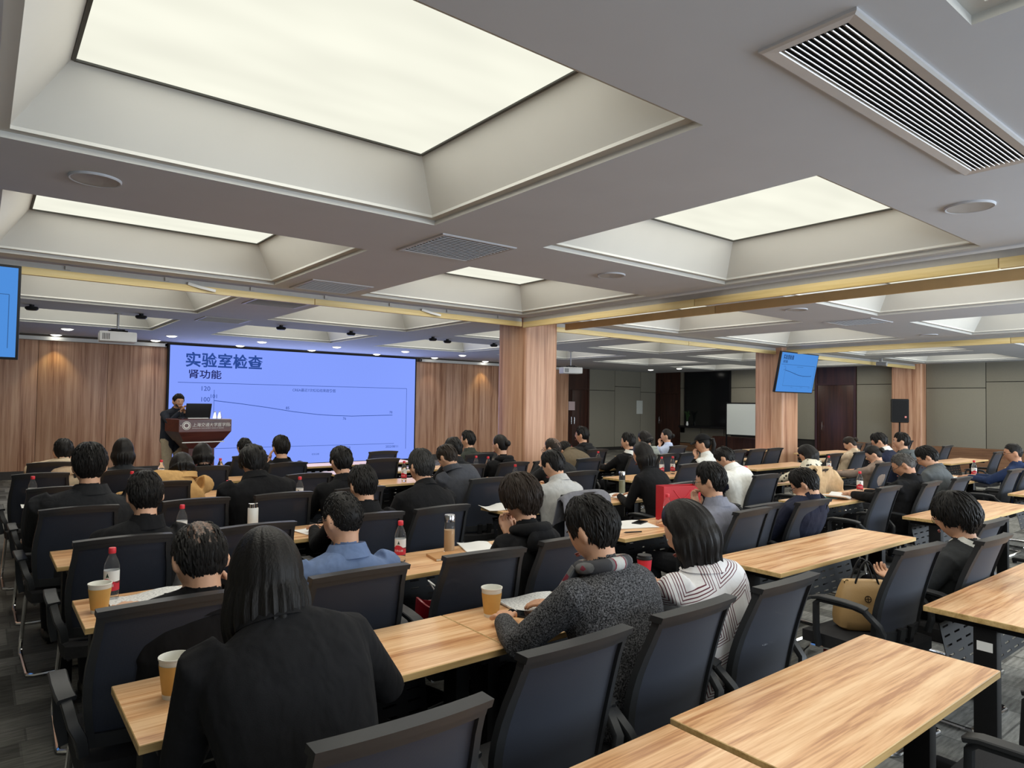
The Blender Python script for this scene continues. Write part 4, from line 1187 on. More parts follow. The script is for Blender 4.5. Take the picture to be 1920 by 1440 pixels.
LTGREY = cloth('light_grey_tee', srgb(176, 176, 174)); GREYTEE = cloth('slate_grey_tee', srgb(128, 130, 142)); BROWN = cloth('olive_brown_coat', srgb(100, 88, 70)); SAGE = cloth('sage_grey_hoodie', srgb(150, 154, 146))
PALEBLUE = cloth('pale_blue_shirt', srgb(188, 200, 226)); WHITEC = cloth('white_cloth', srgb(226, 226, 220)); CREAM = cloth('cream_knit', srgb(216, 196, 168)); TAUPE = cloth('taupe_jumper', srgb(136, 120, 108))
NAVY = cloth('navy_jumper', srgb(28, 32, 50)); NAVY2 = cloth('bright_navy_jacket', srgb(36, 50, 82)); GREYJ = cloth('grey_jacket', srgb(86, 90, 90)); GREYSW = cloth('charcoal_jumper', srgb(80, 84, 86)); CHARC = cloth('dark_charcoal_jacket', srgb(46, 48, 50))
KHAKI = cloth('khaki_trousers', srgb(170, 156, 132))

def CY(r): return NEAR[r]-(.29 if r <= 1 else .33)
CH = 'black mesh-backed chair '
def seated(r, head, label, chair_lab, chx=None, sy=None, chy=None, **kw):
    x = head[0] if chx is None else chx
    if chair_lab: chair(x, chy or CY(r)+random.uniform(-.02, .02), CH+chair_lab, math.radians(random.uniform(-4, 4)))
    return person(label, ((x+head[0])/2 if abs(x-head[0]) < .2 else x, (NEAR[r]-.30) if sy is None else sy), head, **kw)

# nearest rows --------------------------------------------------------------
seated(1, (.605, 1.80, 1.185), 'person in a black coat with long straight black hair, large in the left foreground', 'pulled out under the long-haired person in the foreground', chx=.74, sy=1.62, sex='f', hair='long', hlen=.20, top=BLACKC, near=True, arms=('table', 'wide'), hpitch=14, sw=.198, nk=.66, part=True, sc=1.04, hth=.018, chy=1.53)
seated(1, (1.84, 1.83, 1.17), 'person in a speckled grey tweed jacket and plaid scarf writing at the second row', 'of the person in the tweed jacket', chx=1.92, sy=1.75, hair='short', top=TWEED, near=True, arms=('wide', 'table'), hpitch=24, hyaw=6, extras=('scarf',), hth=.024, face=4, sw=.215)
seated(1, (2.33, 1.76, 1.125), 'person in a cream knit with burgundy line pattern, black shoulder-length hair', 'of the person in the patterned cream knit', chx=2.5, sy=1.74, sex='f', hair='long', hlen=.16, top=STRIPE, near=True, arms=('table', 'wide'), hpitch=30, hyaw=14, sw=.2, hth=.026, sc=1.04, extras=('crew',))
chair(2.62, .62, CH+'empty, cut off in the bottom right corner')
chair(1.37, CY(1)-.02, CH+'standing empty between the foreground coat and the tweed jacket')
seated(1, (4.38, 1.46, 1.04), 'person with round glasses, bowl-cut hair and a white hood collar, second row right', 'of the bowl-cut person with the white hood', chx=4.27, chy=1.50, sy=1.55, hair='bowl', sex='f', top=CHARC, collar=WHITEC, near=True, arms=('lap', 'lap'), hpitch=14, hyaw=12, extras=('glasses', 'shirt'), hth=.030, sc=1.1)
chair(3.69, 1.63, CH+'with a tan handbag on its seat', math.radians(-5))
chair(4.9, CY(1), CH+'empty, right of the bowl-cut person')
# third row
seated(2, (.66, 2.68, 1.055), 'person with thinning hair on the crown bent over papers, third row left end', 'of the person with the thinning crown, paper cup beside', chx=.52, sy=2.72, hair='short', top=BLACKC, near=True, arms=('table', 'cheek'), hpitch=34, bald=.05, hth=.014, sc=1.1)
seated(2, (1.28, 2.82, 1.125), 'person in a blue collared shirt with close-cropped hair, third row', 'of the person in the blue shirt', chx=1.22, hair='buzz', top=BLUE, near=True, arms=('table', 'table'), hpitch=14, hyaw=14, extras=('glasses',), sw=.225)
chair(1.85, CY(2)-.03, CH+'empty, with a red bag on its seat', math.radians(-6))
seated(2, (2.28, 2.80, 1.14), 'person in a black jacket with chin-length bob hair, hands held to the face', 'of the bob-haired person with hands at the face', chx=2.4, sex='f', hair='bowl', hmat=HAIRBR, top=BLACKC, near=True, arms=('chin', 'chin'), hpitch=18, hyaw=20, extras=('hood',), hth=.034, sc=1.04)
seated(2, (3.95, 2.80, 1.135), 'person in a slate tee and glasses, hand at the mouth beside a red gift bag', 'of the person beside the red gift bag', chx=4.0, hair='short', top=GREYTEE, near=True, arms=('chin', 'table'), hpitch=10, hyaw=22, extras=('glasses',), hth=.022)
seated(2, (4.87, 2.62, 1.075), 'person in a navy jumper and glasses looking down into the lap', 'of the person in the navy jumper', chx=4.78, hair='short', top=NAVY, near=True, arms=('lap', 'lap'), hpitch=34, hyaw=14, extras=('glasses',), bald=.03, sw=.225)
chair(4.28, CY(2)+.08, CH+'empty, left of the person in the navy jumper')
seated(2, (6.96, 2.76, 1.11), 'person in a black tee with greying hair and glasses reading, third row right', 'of the person in the black tee', hair='buzz', hmat=HAIRG, top=BLACKC, arms=('table', 'table'), hpitch=32, hyaw=20, extras=('glasses',), near=True, skin=SKIN2, sw=.22)
chair(6.2, CY(2)+.06, CH+'empty, left of the person in the black tee')
seated(2, (7.9, 2.90, 1.14), 'person in a charcoal jumper and glasses hunched forward, third row right', 'of the hunched person in the charcoal jumper', chx=7.72, hair='short', top=GREYSW, arms=('table', 'table'), hpitch=34, hyaw=18, extras=('glasses',), near=True, sw=.22)
seated(2, (10.1, 2.74, 1.12), 'person in a navy jacket and glasses cut off by the right edge', 'of the person cut off at the right edge', hair='buzz', top=NAVY2, arms=('table', 'table'), hpitch=10, hyaw=24, extras=('glasses',), skin=SKIN2)
chair(9.35, CY(2), CH+'empty, left of the person cut off at the right edge')
# fourth row
seated(3, (.70, 3.98, 1.14), 'person in a black collared jacket with short hair, fourth row left end', 'of the black-jacketed person at the left end of the fourth row', chx=.58, hair='short', top=BLACKC, near=True, arms=('table', 'table'), hpitch=14, extras=('shirt',))
seated(3, (1.95, 4.0, 1.11), 'person in a black tee with bare neck, fourth row, half hidden by the blue shirt', 'of the person half hidden behind the blue shirt', chx=1.88, hair='short', top=BLACKC, near=True, arms=('table', 'table'), hpitch=20, hth=.02)
seated(3, (2.48, 4.17, 1.19), 'person in a black coat with short greying hair, fourth row', 'of the black-coated person with greying hair', chx=2.36, hair='short', hmat=hairmat('dark_grey_hair', (.03, .029, .028)), top=BLACKC, near=True, arms=('table', 'table'), hpitch=12, hyaw=4)
chair(1.2, CY(3), CH+'empty, behind the white vacuum flask')
seated(3, (3.69, 4.12, 1.15), 'person in a light grey tee leaning over the fourth-row middle table', 'with a grey jacket hung over its back', chx=3.62, hair='short', top=LTGREY, arms=('table', 'table'), hpitch=28, hyaw=8)
seated(3, (4.9, 4.22, 1.18), 'person in a black coat with long loose black hair before the glass flask', 'of the long-haired person before the glass flask', sex='f', hair='long', hlen=.13, top=BLACKC, arms=('table', 'table'), hpitch=20, hyaw=10)
seated(3, (6.07, 4.12, 1.11), 'person in a white padded vest with dark sleeves bent forward', 'of the person in the white vest', chx=6.2, hair='short', top=WHITEC, sleeve=NAVY, arms=('table', 'table'), hpitch=44, hyaw=10, slouch=1.6)
seated(3, (7.6, 4.05, 1.10), 'person with long dark hair and a spotted cream collar, head bowed', 'with a beige coat draped over its back', chx=7.3, sex='f', hair='long', hlen=.14, top=LEOPARD, arms=('table', 'table'), hpitch=42, hyaw=14)
seated(3, (8.85, 3.86, 1.07), 'person in a taupe jumper with tied-up dark hair, right block', 'of the person in the taupe jumper', sex='f', hair='bun', top=TAUPE, arms=('table', 'table'), hpitch=30, hyaw=20)
seated(3, (9.62, 4.12, 1.20), 'person in a navy jacket with white collar, head down, right block', 'of the navy jacket with the white collar', hair='short', top=NAVY, collar=WHITEC, arms=('table', 'table'), hpitch=30, hyaw=18, extras=('glasses', 'shirt'))
seated(3, (10.16, 4.06, 1.195), 'person in a grey hooded jacket looking left, right block', 'of the person in the grey hooded jacket', hair='short', top=GREYJ, arms=('table', 'table'), hpitch=4, hyaw=22, extras=('hood',))
# fifth row
seated(4, (.58, 5.15, 1.20), 'person in a black jacket with thick black hair, fifth row left end', 'of the black-jacketed person at the left end of the fifth row', chx=.5, hair='short', top=BLACKC2, arms=('table', 'table'), hpitch=14, hth=.03, sw=.24, near=True, sc=1.1)
chair(1.17, CY(4), CH+'empty, fifth row, right of the left-end person')
seated(4, (1.66, 5.28, 1.17), 'person in a broad black coat, head bowed, fifth row', 'of the person in the broad black coat', chx=1.75, sex='f', hair='bowl', top=BLACKC, arms=('table', 'table'), hpitch=36, sw=.23, sc=1.06)
seated(4, (2.34, 5.20, 1.15), 'person in a black jacket with neat short hair before the front table', 'of the person before the front table', hair='short', top=BLACKC, arms=('table', 'table'), hpitch=18, hth=.02)
seated(4, (3.40, 5.25, 1.14), 'person in a dark grey suit bowed over the middle table', 'of the person in the dark grey suit', chx=3.62, hair='short', hmat=HAIRBR, top=GREYSUIT, arms=('table', 'table'), hpitch=38, hyaw=4, face=8)
seated(4, (4.78, 5.35, 1.165), 'person with glasses resting the cheek on a hand, balding, before the pillar', 'of the person resting a cheek on a hand', hair='buzz', hmat=HAIRBR, bald=.04, top=BLACKC2, arms=('cheek', 'table'), hpitch=8, hyaw=18, extras=('glasses',))
seated(4, (7.25, 5.25, 1.165), 'person in a white top with black cap and ponytail', 'of the person with the black cap', sex='f', hair='pony', hlen=.24, top=WHITEC, sleeve=BLACKC, arms=('chin', 'table'), hpitch=10, hyaw=26)
seated(4, (10.7, 5.02, 1.09), 'person in a cream knit with pinned-up hair bending down, right block', 'of the person in the cream knit bending down', sex='f', hair='bun', hmat=HAIRBR, top=CREAM, arms=('table', 'table'), hpitch=36, hyaw=18)
# sixth row
seated(5, (1.39, 6.32, 1.06), 'person in a tan coat with long dark hair leaning over the table', 'of the person in the tan coat', chx=1.18, sex='f', hair='long', hlen=.08, top=TAN, arms=('wide', 'table'), hpitch=36, sw=.235, slouch=1.8, sc=1.05, nk=.68)
chair(.5, CY(5), CH+'empty, sixth row left end')
chair(2.4, CY(5), CH+'empty, sixth row, near the front tables')
seated(5, (4.19, 6.34, 1.13), 'person with black hair mostly hidden behind the grey suit', 'of the person hidden behind the grey suit', sex='f', hair='bowl', top=BLACKC2, arms=('table', 'table'), hpitch=24)
seated(5, (4.81, 6.30, 1.155), 'person in a black hooded coat with hair twisted up in a pale clip', 'of the person with the pale hair clip', sex='f', hair='bun', top=BLACKC, arms=('table', 'table'), hpitch=10, hyaw=14, extras=('hood',), sc=1.05)
seated(5, (6.08, 6.56, 1.04), 'person in an olive-brown coat bent right down over the table', 'of the person bent down in the olive-brown coat', chx=6.0, hair='short', top=BROWN, arms=('table', 'table'), hpitch=50, slouch=2.2, sw=.25, nk=.4)
seated(5, (6.95, 6.24, 1.15), 'person in a black jacket with short hair in profile, right of the pillar', 'of the profile person right of the pillar', hair='short', top=BLACKC, arms=('table', 'table'), hpitch=4, hyaw=20, collar=WHITEC)
seated(5, (7.45, 6.38, 1.165), 'person in a sage hooded top with long dark hair', 'of the person in the sage hooded top', chx=7.52, sex='f', hair='long', hlen=.08, top=SAGE, arms=('table', 'table'), hpitch=24, hyaw=14, extras=('hood',))
# seventh and eighth rows
seated(6, (1.10, 7.36, 1.14), 'person in a dark jacket with smooth long hair before the walnut wall', 'of the smooth-haired person before the walnut wall', sex='f', hair='long', hlen=.13, top=CHARC, arms=('table', 'table'), hpitch=8)
seated(6, (1.80, 7.32, 1.08), 'person with black wavy hair just below the lectern', 'of the person just below the lectern', sex='f', hair='long', hlen=.10, top=BLACKC, arms=('table', 'table'), hpitch=22)
seated(6, (2.61, 7.36, 1.13), 'person in a black suit seen against the blue screen', 'of the suited person against the blue screen', hair='short', top=BLACKC, arms=('cheek', 'table'), hpitch=6, sw=.23, sc=1.05)
chair(.45, CY(6), CH+'empty, seventh row left end')
seated(6, (5.15, 7.46, 1.15), 'person in a dark green jacket looking left before the walnut wall', 'of the person in the dark green jacket', hair='short', top=cloth('dark_green_jacket', srgb(54, 58, 52)), arms=('table', 'table'), hpitch=2, hyaw=30)
chair(3.75, CY(6), CH+'empty, seventh row of the middle block')
seated(6, (7.3, 7.5, 1.175), 'person in a black hooded parka in profile beside the dark door', 'of the person in the black parka', hair='short', top=BLACKC2, arms=('table', 'table'), hpitch=2, hyaw=26, extras=('hood', 'glasses'), sc=1.05)
seated(6, (9.2, 7.4, 1.13), 'person in a pale blue shirt with a hand at the chin', 'of the person in the pale blue shirt', sex='f', hair='bun', top=PALEBLUE, arms=('chin', 'table'), hpitch=0, hyaw=30)
seated(7, (.72, 8.5, 1.07), 'person in a beige fleece with short black hair, far left', 'of the person in the beige fleece', chx=.62, hair='short', top=BEIGE, arms=('table', 'table'), hpitch=20, extras=('hood',), sw=.245, sc=1.1, nk=.72)
seated(7, (2.57, 8.5, 1.05), 'person in black with tidy short hair, eighth row before the screen', 'of the eighth-row person before the screen', hair='short', top=BLACKC, arms=('table', 'table'), hpitch=8)
chair(4.3, CY(7)-.1, CH+'empty, silhouetted against the lower edge of the screen')
# empty chairs farther right
for x, r_, d in ((9.2, 5, 'empty, just left of the far pillar'), (9.75, 5, 'empty, second left of the far pillar base'), (10.25, 5, 'empty, before the far pillar base'), (8.0, 5, 'empty, beside the sage hooded top'),
                 (5.3, 5, 'empty, just right of the hair clip'), (8.2, 6, 'empty, behind the profile person'), (13.1, 5, 'empty, first of the far right block'), (13.7, 5, 'empty, second of the far right block'),
                 (14.2, 4, 'empty, before the right wall ledge'), (13.2, 4, 'empty, behind the grey hooded jacket'), (13.0, 3, 'empty, far right fourth row'), (14.0, 2, 'empty, far right third row'), (9.9, 4, 'empty, left of the cream knit'),
                 (6.5, 4, 'empty, left of the black cap'), (15.4, 5, 'empty, nearest the right wall')):
    if r_ < 8: chair(x, CY(r_), CH+d)

# the speaker ---------------------------------------------------------------
person('person in dark jacket and khaki trousers standing at the lectern, hands raised', (2.52, 12.14), (2.57, 12.05, 1.60), top=cloth('dark_blue_jacket', srgb(36, 40, 50)), face=190, hpitch=12, hair='short', arms=('mouth', 'mouth'), stand=True, legs=KHAKI, extras=('shirt',))
finish_people()
# ------------------------------------------------------------------ things on the tables
ZT = .75
PET = M('clear_bottle', (.94, .96, .97), .06, trans=.97, ior=1.16, var=.01)
REDCAP = M('red_cap', srgb(214, 52, 64), .4, var=.05)
LABW = M('label_white', (.78, .79, .78), .5, var=.03); LABR = M('label_red', srgb(196, 40, 58), .5, var=.05); LABG = M('label_green', srgb(20, 62, 48), .5, var=.05)
def cyl_text(body, size, r, z, m, a0):
    me = text_mesh(body, size, m)
    xs_ = [v.co.x for v in me.vertices]; c = (min(xs_)+max(xs_))/2
    for v in me.vertices:
        a = a0+(v.co.x-c)/r
        v.co = Vector((r*math.cos(a), r*math.sin(a), z+v.co.y))
    return me
bme = G().lathe([(.001, .004), (.024, 0), (.0305, .006), (.031, .02), (.029, .028), (.031, .036), (.031, .13), (.0315, .145), (.028, .165), (.020, .186), (.0135, .202), (.0125, .212)], 20).mesh('bottle_body', PET)
cap_me = G().lathe([(.0145, .206), (.0152, .208), (.0152, .228), (.0135, .231), (.001, .231)], 18).mesh('cap', REDCAP)
lw = G().lathe([(.0316, .085), (.0316, .132)], 20, cap=False).mesh('label_band', LABW)
n = 20
g = G()
g.rings([[(.0317*math.cos(2*PI*j/n), .0317*math.sin(2*PI*j/n), z+(.012*math.sin(2*PI*j/n*2) if z > .06 else 0)) for j in range(n)] for z in (.045, .088)], 0, cap=False)
lr = g.mesh('label_band', LABR)
A0 = math.radians(232)
tri = G().add([((.0322)*math.cos(A0-.22), .0322*math.sin(A0-.22), .104), (.0322*math.cos(A0+.22), .0322*math.sin(A0+.22), .104), (.0322*math.cos(A0), .0322*math.sin(A0), .124)], [(0, 1, 2)]).mesh('label_mark', LABG, False)
ltx = cyl_text('农夫山泉', .0135, .0323, .064, LABW, A0)
BOT0 = None
def bottle(x, y, label, rz=0., z=ZT):
    global BOT0
    if BOT0 is None:
        t = thing('water_bottle', label, 'bottle', (x, y, z), rz, 'red-capped water bottles')
        obj('bottle_body', bme, t); obj('cap', cap_me, t); b1 = obj('label_band', lw, t); obj('label_mark', tri, b1)
        b2 = obj('label_band', lr, t); obj('label_text', ltx, b2)
        BOT0 = t
        return t
    return copy_tree(BOT0, (x, y, z), rz, label)
BT = [(.49, 3.48, 'behind the paper cup at the third row left end'), (1.03, 4.64, 'beside the black collared jacket, fourth row'), (1.06, 3.44, 'half hidden behind the foreground long hair'),
      (1.885, 3.38, 'right of the blue shirt, third row'), (4.12, 3.30, 'in front of the red gift bag'), (7.38, 3.36, 'on the third-row table right of the navy jumper'), (10.42, 3.26, 'on the third-row table near the right edge'),
      (.38, 6.94, 'at the far left end of the sixth row'), (1.12, 6.98, 'left of the tan coat, sixth row'), (1.64, 5.84, 'left of the broad black coat, fifth row'), (2.23, 5.80, 'right of the broad black coat, fifth row'),
      (1.58, 8.12, 'below the lectern, seventh row'), (2.17, 8.05, 'left of the suit, seventh row'), (4.50, 6.98, 'between the suit and the walnut wall'), (4.95, 6.98, 'just left of the hair clip'), (5.02, 6.82, 'just right of the dark green jacket'),
      (4.64, 5.80, 'right of the black hooded coat'), (6.99, 6.84, 'before the profile person right of the pillar'), (7.5, 7.95, 'farthest, before the black parka'), (7.02, 5.72, 'left one of the pair by the sage hood'),
      (7.22, 5.70, 'right one of the pair by the sage hood'), (3.80, 6.76, 'on the front table by the empty chair'), (6.22, 4.44, 'left of the white vest'), (9.35, 4.68, 'left of the cream knit'), (9.0, 4.70, 'between the spotted collar and the taupe jumper')]
for k, (x, y, d) in enumerate(BT):
    bottle(x, y, 'red-capped clear water bottle '+d, math.radians(random.uniform(-25, 25)) if k > 4 else math.radians((0, 20, 0, -8, 15)[k]))

def cup_mats():
    return M('kraft_sleeve', srgb(216, 170, 96), .7, var=.1, scale=30), M('cup_white', (.80, .79, .72), .6, var=.03)
KRAFT, CUPW = cup_mats()
cw = G().lathe([(.027, 0), (.0275, .002), (.0385, .098), (.0405, .100), (.0405, .104), (.038, .104), (.0365, .098), (.026, .008), (.001, .008)], 24).mesh('cup_wall', CUPW)
cs = G().lathe([(.0287, .012), (.0383, .086)], 24, cap=False).mesh('sleeve', KRAFT)
for x, y, d in ((.425, 3.31, 'kraft and white paper cup before the bottle, third row left end'), (.49, 2.25, 'kraft paper cup nearest the camera, left of the foreground coat'), (1.73, 2.31, 'pale yellow paper cup left of the tweed jacket')):
    t = thing('paper_cup', d, 'cup', (x, y, ZT), 0, 'paper cups'); [setattr(c_, 'scale', (1.13, 1.13, 1.17)) for c_ in (obj('cup_wall', cw, t), obj('sleeve', cs, t))]
t = thing('coffee_cup', 'red takeaway coffee cup with black lid between tweed and knit', 'cup', (2.74, 2.34, ZT))
G().lathe([(.028, 0), (.0385, .105), (.001, .105)], 22).build('cup_wall', LABR, t)
G().lathe([(.0405, .102), (.0405, .110), (.037, .112), (.036, .124), (.001, .122)], 22).build('lid', BLACKPL, t)
t = thing('vacuum_flask', 'white vacuum flask with steel top, fourth row', 'flask', (1.43, 4.52, ZT))
G().lathe([(.031, 0), (.033, .004), (.033, .19), (.030, .195)], 22).build('body', M('flask_white', (.75, .75, .72), .35, var=.03), t)
G().lathe([(.029, .195), (.029, .222), (.026, .224), (.001, .224)], 20).build('steel_top', CHROME, t)
tag(G().lathe([(.001, 0), (.033, 0), (.034, .012), (.030, .02), (.001, .02)], 20).build('flask_lid', M('flask_white', (.75, .75, .72)), None, True, None, (1.40, 4.62, ZT)), 'white flask lid lying beside the white flask', 'lid')
def tea_flask(x, y, lab, tea):
    t = thing('tea_flask', lab, 'flask', (x, y, ZT))
    G().lathe([(.001, 0), (.030, 0), (.0315, .006), (.0315, .185), (.028, .19)], 22).build('glass_body', PET, t)
    G().lathe([(.001, .006), (.0285, .007), (.0285, .135), (.001, .135)], 20).build('tea', tea, t)
    G().lathe([(.0325, .185), (.0325, .222), (.030, .226), (.001, .226)], 22).build('steel_lid', CHROME, t)
tea_flask(2.245, 3.43, 'glass tea flask with tan tea and steel lid, third row', M('tan_tea', srgb(190, 152, 108), .5, var=.08))
tea_flask(5.15, 4.70, 'slim glass flask before the long-haired person at the middle table', M('green_tea', srgb(120, 118, 88), .5, var=.08))
t = thing('vacuum_flask', 'red vacuum flask right of the white vest', 'flask', (6.95, 4.46, ZT))
G().lathe([(.033, 0), (.035, .004), (.035, .16), (.030, .18)], 20).build('body', LABR, t); G().lathe([(.03, .18), (.03, .215), (.001, .217)], 18).build('lid', REDCAP, t)

def sheet(x, y, w, d, rz, lab, mat_=PAPER, z=ZT, curl=.006, n_=1, cat='paper', name='paper_sheet', bend=.0):
    g = G(); nx = 8; th = .0012*n_
    v = []; f = []
    for s_ in (0, 1):
        for i in range(nx+1):
            for j in (0, 1):
                u = i/nx-.5
                v.append((u*w, (j-.5)*d, .0008+curl*(math.sin(u*7)+1)*.5*(.3+j)+bend*u*u+s_*th))
    o = 2*(nx+1)
    for i in range(nx):
        a = 2*i; f += [(a, a+1, a+3, a+2), (o+a, o+a+2, o+a+3, o+a+1), (a, a+2, o+a+2, o+a), (a+1, o+a+1, o+a+3, a+3)]
    f += [(0, o, o+1, 1), (2*nx, 2*nx+1, o+2*nx+1, o+2*nx)]
    g.add(v, f)
    return tag(g.build(name, mat_, None, True, None, (x, y, z), (0, 0, math.radians(rz))), lab, cat)
def printed():
    m = M('printed_paper', (.80, .80, .78), .7, var=.04)
    N, L = m.node_tree.nodes, m.node_tree.links; b = N['Principled BSDF']; tc = N.new('ShaderNodeTexCoord')
    mp = N.new('ShaderNodeMapping'); mp.inputs['Scale'].default_value = (60, 160, 1); L.new(tc.outputs['Object'], mp.inputs[0])
    nz = N.new('ShaderNodeTexNoise'); nz.inputs['Scale'].default_value = 1.5; L.new(mp.outputs[0], nz.inputs[0])
    cr = N.new('ShaderNodeValToRGB'); e = cr.color_ramp.elements; e[0].position = .40; e[0].color = (.45, .46, .47, 1); e[1].position = .52; e[1].color = (.80, .80, .78, 1)
    L.new(nz.outputs[0], cr.inputs[0]); L.new(cr.outputs[0], b.inputs['Base Color'])
    return m
PRINT = printed()
sheet(.64, 3.38, .34, .24, 2, 'printed sheet under the pen beside the paper cup, third row', PRINT, curl=.012)
sheet(2.0, 2.34, .30, .20, -6, 'open notepad sheets at the tweed jacket elbow', PRINT, n_=6)
sheet(3.86, 3.44, .34, .28, -22, 'white sheets under a phone, before the red gift bag', n_=3)
sheet(4.85, 3.36, .36, .25, -8, 'white sheets right of the slate tee', n_=3)
sheet(2.46, 3.44, .20, .26, -20, 'stack of white paper right of the tan notebook', n_=5)
sheet(1.86, 4.52, .26, .20, 10, 'white sheet with a dark card right of the flask', n_=2)
sheet(3.52, 4.62, .28, .24, -12, 'white sheet before the bob-haired person, fourth row', curl=.02)
sheet(5.0, 4.62, .3, .22, 4, 'pale sheet on the middle table by the grey jacket', n_=2)
sheet(4.35, 7.95, .36, .24, 3, 'white sheet on the front table before the empty chair', n_=2)
sheet(.42, 6.8, .24, .2, 0, 'white sheet at the far left end of the sixth row')
sheet(10.1, 3.3, .34, .24, 8, 'open white sheets near the right edge bottle', n_=3)
sheet(6.25, 3.42, .2, .15, 20, 'bluish sheet left of the bowed spectacled person', n_=2)
tag(G().box(-.13, .13, -.09, .09, 0, .006, ch=.002).build('folder', M('teal_folder', srgb(130, 190, 190), .5, var=.05), None, True, None, (6.8, 3.39, ZT), (0, 0, .2)), 'pale teal folder on the third-row right table', 'folder')
tag(G().lathe([(.001, 0), (.075, 0), (.08, .004), (.075, .009), (.001, .009)], 24).build('round_case', M('dark_red_case', (.05, .015, .018), .4, var=.1), None, True, None, (7.13, 3.36, ZT)), 'flat dark red round case left of the right-hand bottle', 'case')
t = thing('notebook', 'tan hardback notebook before the glass tea flask', 'notebook', (2.17, 3.33, ZT), math.radians(-10))
G().box(-.105, .105, -.075, .075, .0, .016, ch=.003).build('cover', M('tan_notebook', srgb(186, 140, 92), .6, var=.08), t)
G().box(-.10, .107, -.077, .073, .003, .013).build('pages', M('notebook_pages', (.6, .55, .45), .7, var=.1), t)
t = thing('open_book', 'open book held up before the greying reader', 'book', (6.75, 3.28, ZT), math.radians(10))
for s in (-1, 1): G().box(0, .15, -.11, .11, 0, .012, ch=.003, mx=Matrix.Rotation(0 if s > 0 else PI, 4, 'Z') @ Matrix.Rotation(-.25, 4, 'Y')).build('page_block', PAPER, t)
def phone(x, y, rz, lab, z=ZT):
    t = thing('phone', lab, 'phone', (x, y, z), math.radians(rz))
    G().box(-.037, .037, -.076, .076, 0, .009, ch=.003).build('case', BLACKPL, t); G().box(-.034, .034, -.072, .072, .009, .0096).build('glass', GLASSBLACK, t)
phone(1.845, 2.235, 30, 'black phone at the tweed jacket elbow'); phone(3.97, 3.44, -70, 'dark phone on the white sheets before the red bag', ZT+.006)
phone(2.44, 3.27, -60, 'black phone beside the tan notebook'); phone(4.75, 3.33, 60, 'black phone on the sheets right of the slate tee', ZT+.012)
def pen(x, y, rz, lab):
    tag(G().tube([(-.07, 0, .006), (.055, 0, .006), (.07, 0, .006)], [.005, .005, .0012], 8).build('pen', BLACKPL, None, True, None, (x, y, ZT+.006), (0, 0, math.radians(rz))), lab, 'pen')
pen(.75, 3.36, -30, 'black pen on the printed sheet, third row left'); pen(3.62, 3.2, 160, 'dark pen at the table corner before the red bag'); pen(4.5, 7.9, 20, 'pen on the front table sheet')

# red gift bag on the table
REDBAG = M('red_bag_paper', srgb(186, 26, 34), .5, var=.08, scale=6, bump=.1, bscale=20)
t = thing('gift_bag', 'red paper gift bag standing on the third-row middle table', 'bag', (4.38, 3.40, ZT), math.radians(-18))
g = G(); w_, d_, h_ = .34, .11, .27
for sx in (-1, 1): g.box(sx*w_/2-.0015, sx*w_/2+.0015, -d_/2, d_/2, 0, h_)
for sy_ in (-1, 1): g.box(-w_/2, w_/2, sy_*d_/2-.0015, sy_*d_/2+.0015, 0, h_)
g.box(-w_/2, w_/2, -d_/2, d_/2, 0, .003)
g.build('paper_body', REDBAG, t, False)
for sy_ in (-1, 1): G().tube([(-.08+.16*q/10, sy_*(d_/2+.004), h_-.03-.07*math.sin(PI*q/10)) for q in range(11)], .0025, 6).build('cord_handle', REDCAP, t)
obj('lettering', text_mesh('上海', .04, LABW), t, (-.14, -d_/2-.003, .03), (PI/2, 0, 0))
# red bag with a dark flask on the empty chair of the third row
t = thing('tote_bag', 'dark red open tote bag on the empty third-row chair', 'bag', (1.84, 2.80, .485), math.radians(-14))
DRED = M('dark_red_leather', srgb(120, 16, 28), .35, var=.1, bump=.1, bscale=60)
rs = []
for z_, a_, b_ in ((0, .15, .07), (.02, .16, .075), (.15, .165, .08), (.20, .16, .085), (.20, .15, .075), (.15, .155, .07), (.02, .14, .06)):
    rs.append([(a_*math.copysign(abs(math.cos(q))**.5, math.cos(q)), b_*math.copysign(abs(math.sin(q))**.5, math.sin(q)), z_+(.02*math.cos(2*q) if z_ > .18 else 0)) for q in [2*PI*k/24 for k in range(24)]])
G().rings(rs, 0).build('bag_body', DRED, t)
G().tube([(-.09, -.07, .17), (-.08, -.06, .27), (.0, -.05, .31), (.08, -.06, .27), (.09, -.07, .17)], .007, 8).build('strap', WHITEPAINT, t)
t = thing('vacuum_flask', 'dark flask with a white cord loop inside the red tote bag', 'flask', (1.85, 2.80, .52))
G().lathe([(.035, 0), (.037, .15), (.034, .16), (.034, .20), (.001, .205)], 18).build('body', M('navy_flask', (.012, .014, .025), .3, var=.1), t)
G().tube([(.036*math.cos(2*PI*q/16), .036*math.sin(2*PI*q/16), .17) for q in range(16)], .004, 6, close=True).tube([(-.036, 0, .17), (-.09, .01, .22), (-.12, .02, .27), (-.10, .0, .25), (-.045, -.02, .17)], .004, 6).build('cord_loop', WHITEPAINT, t)

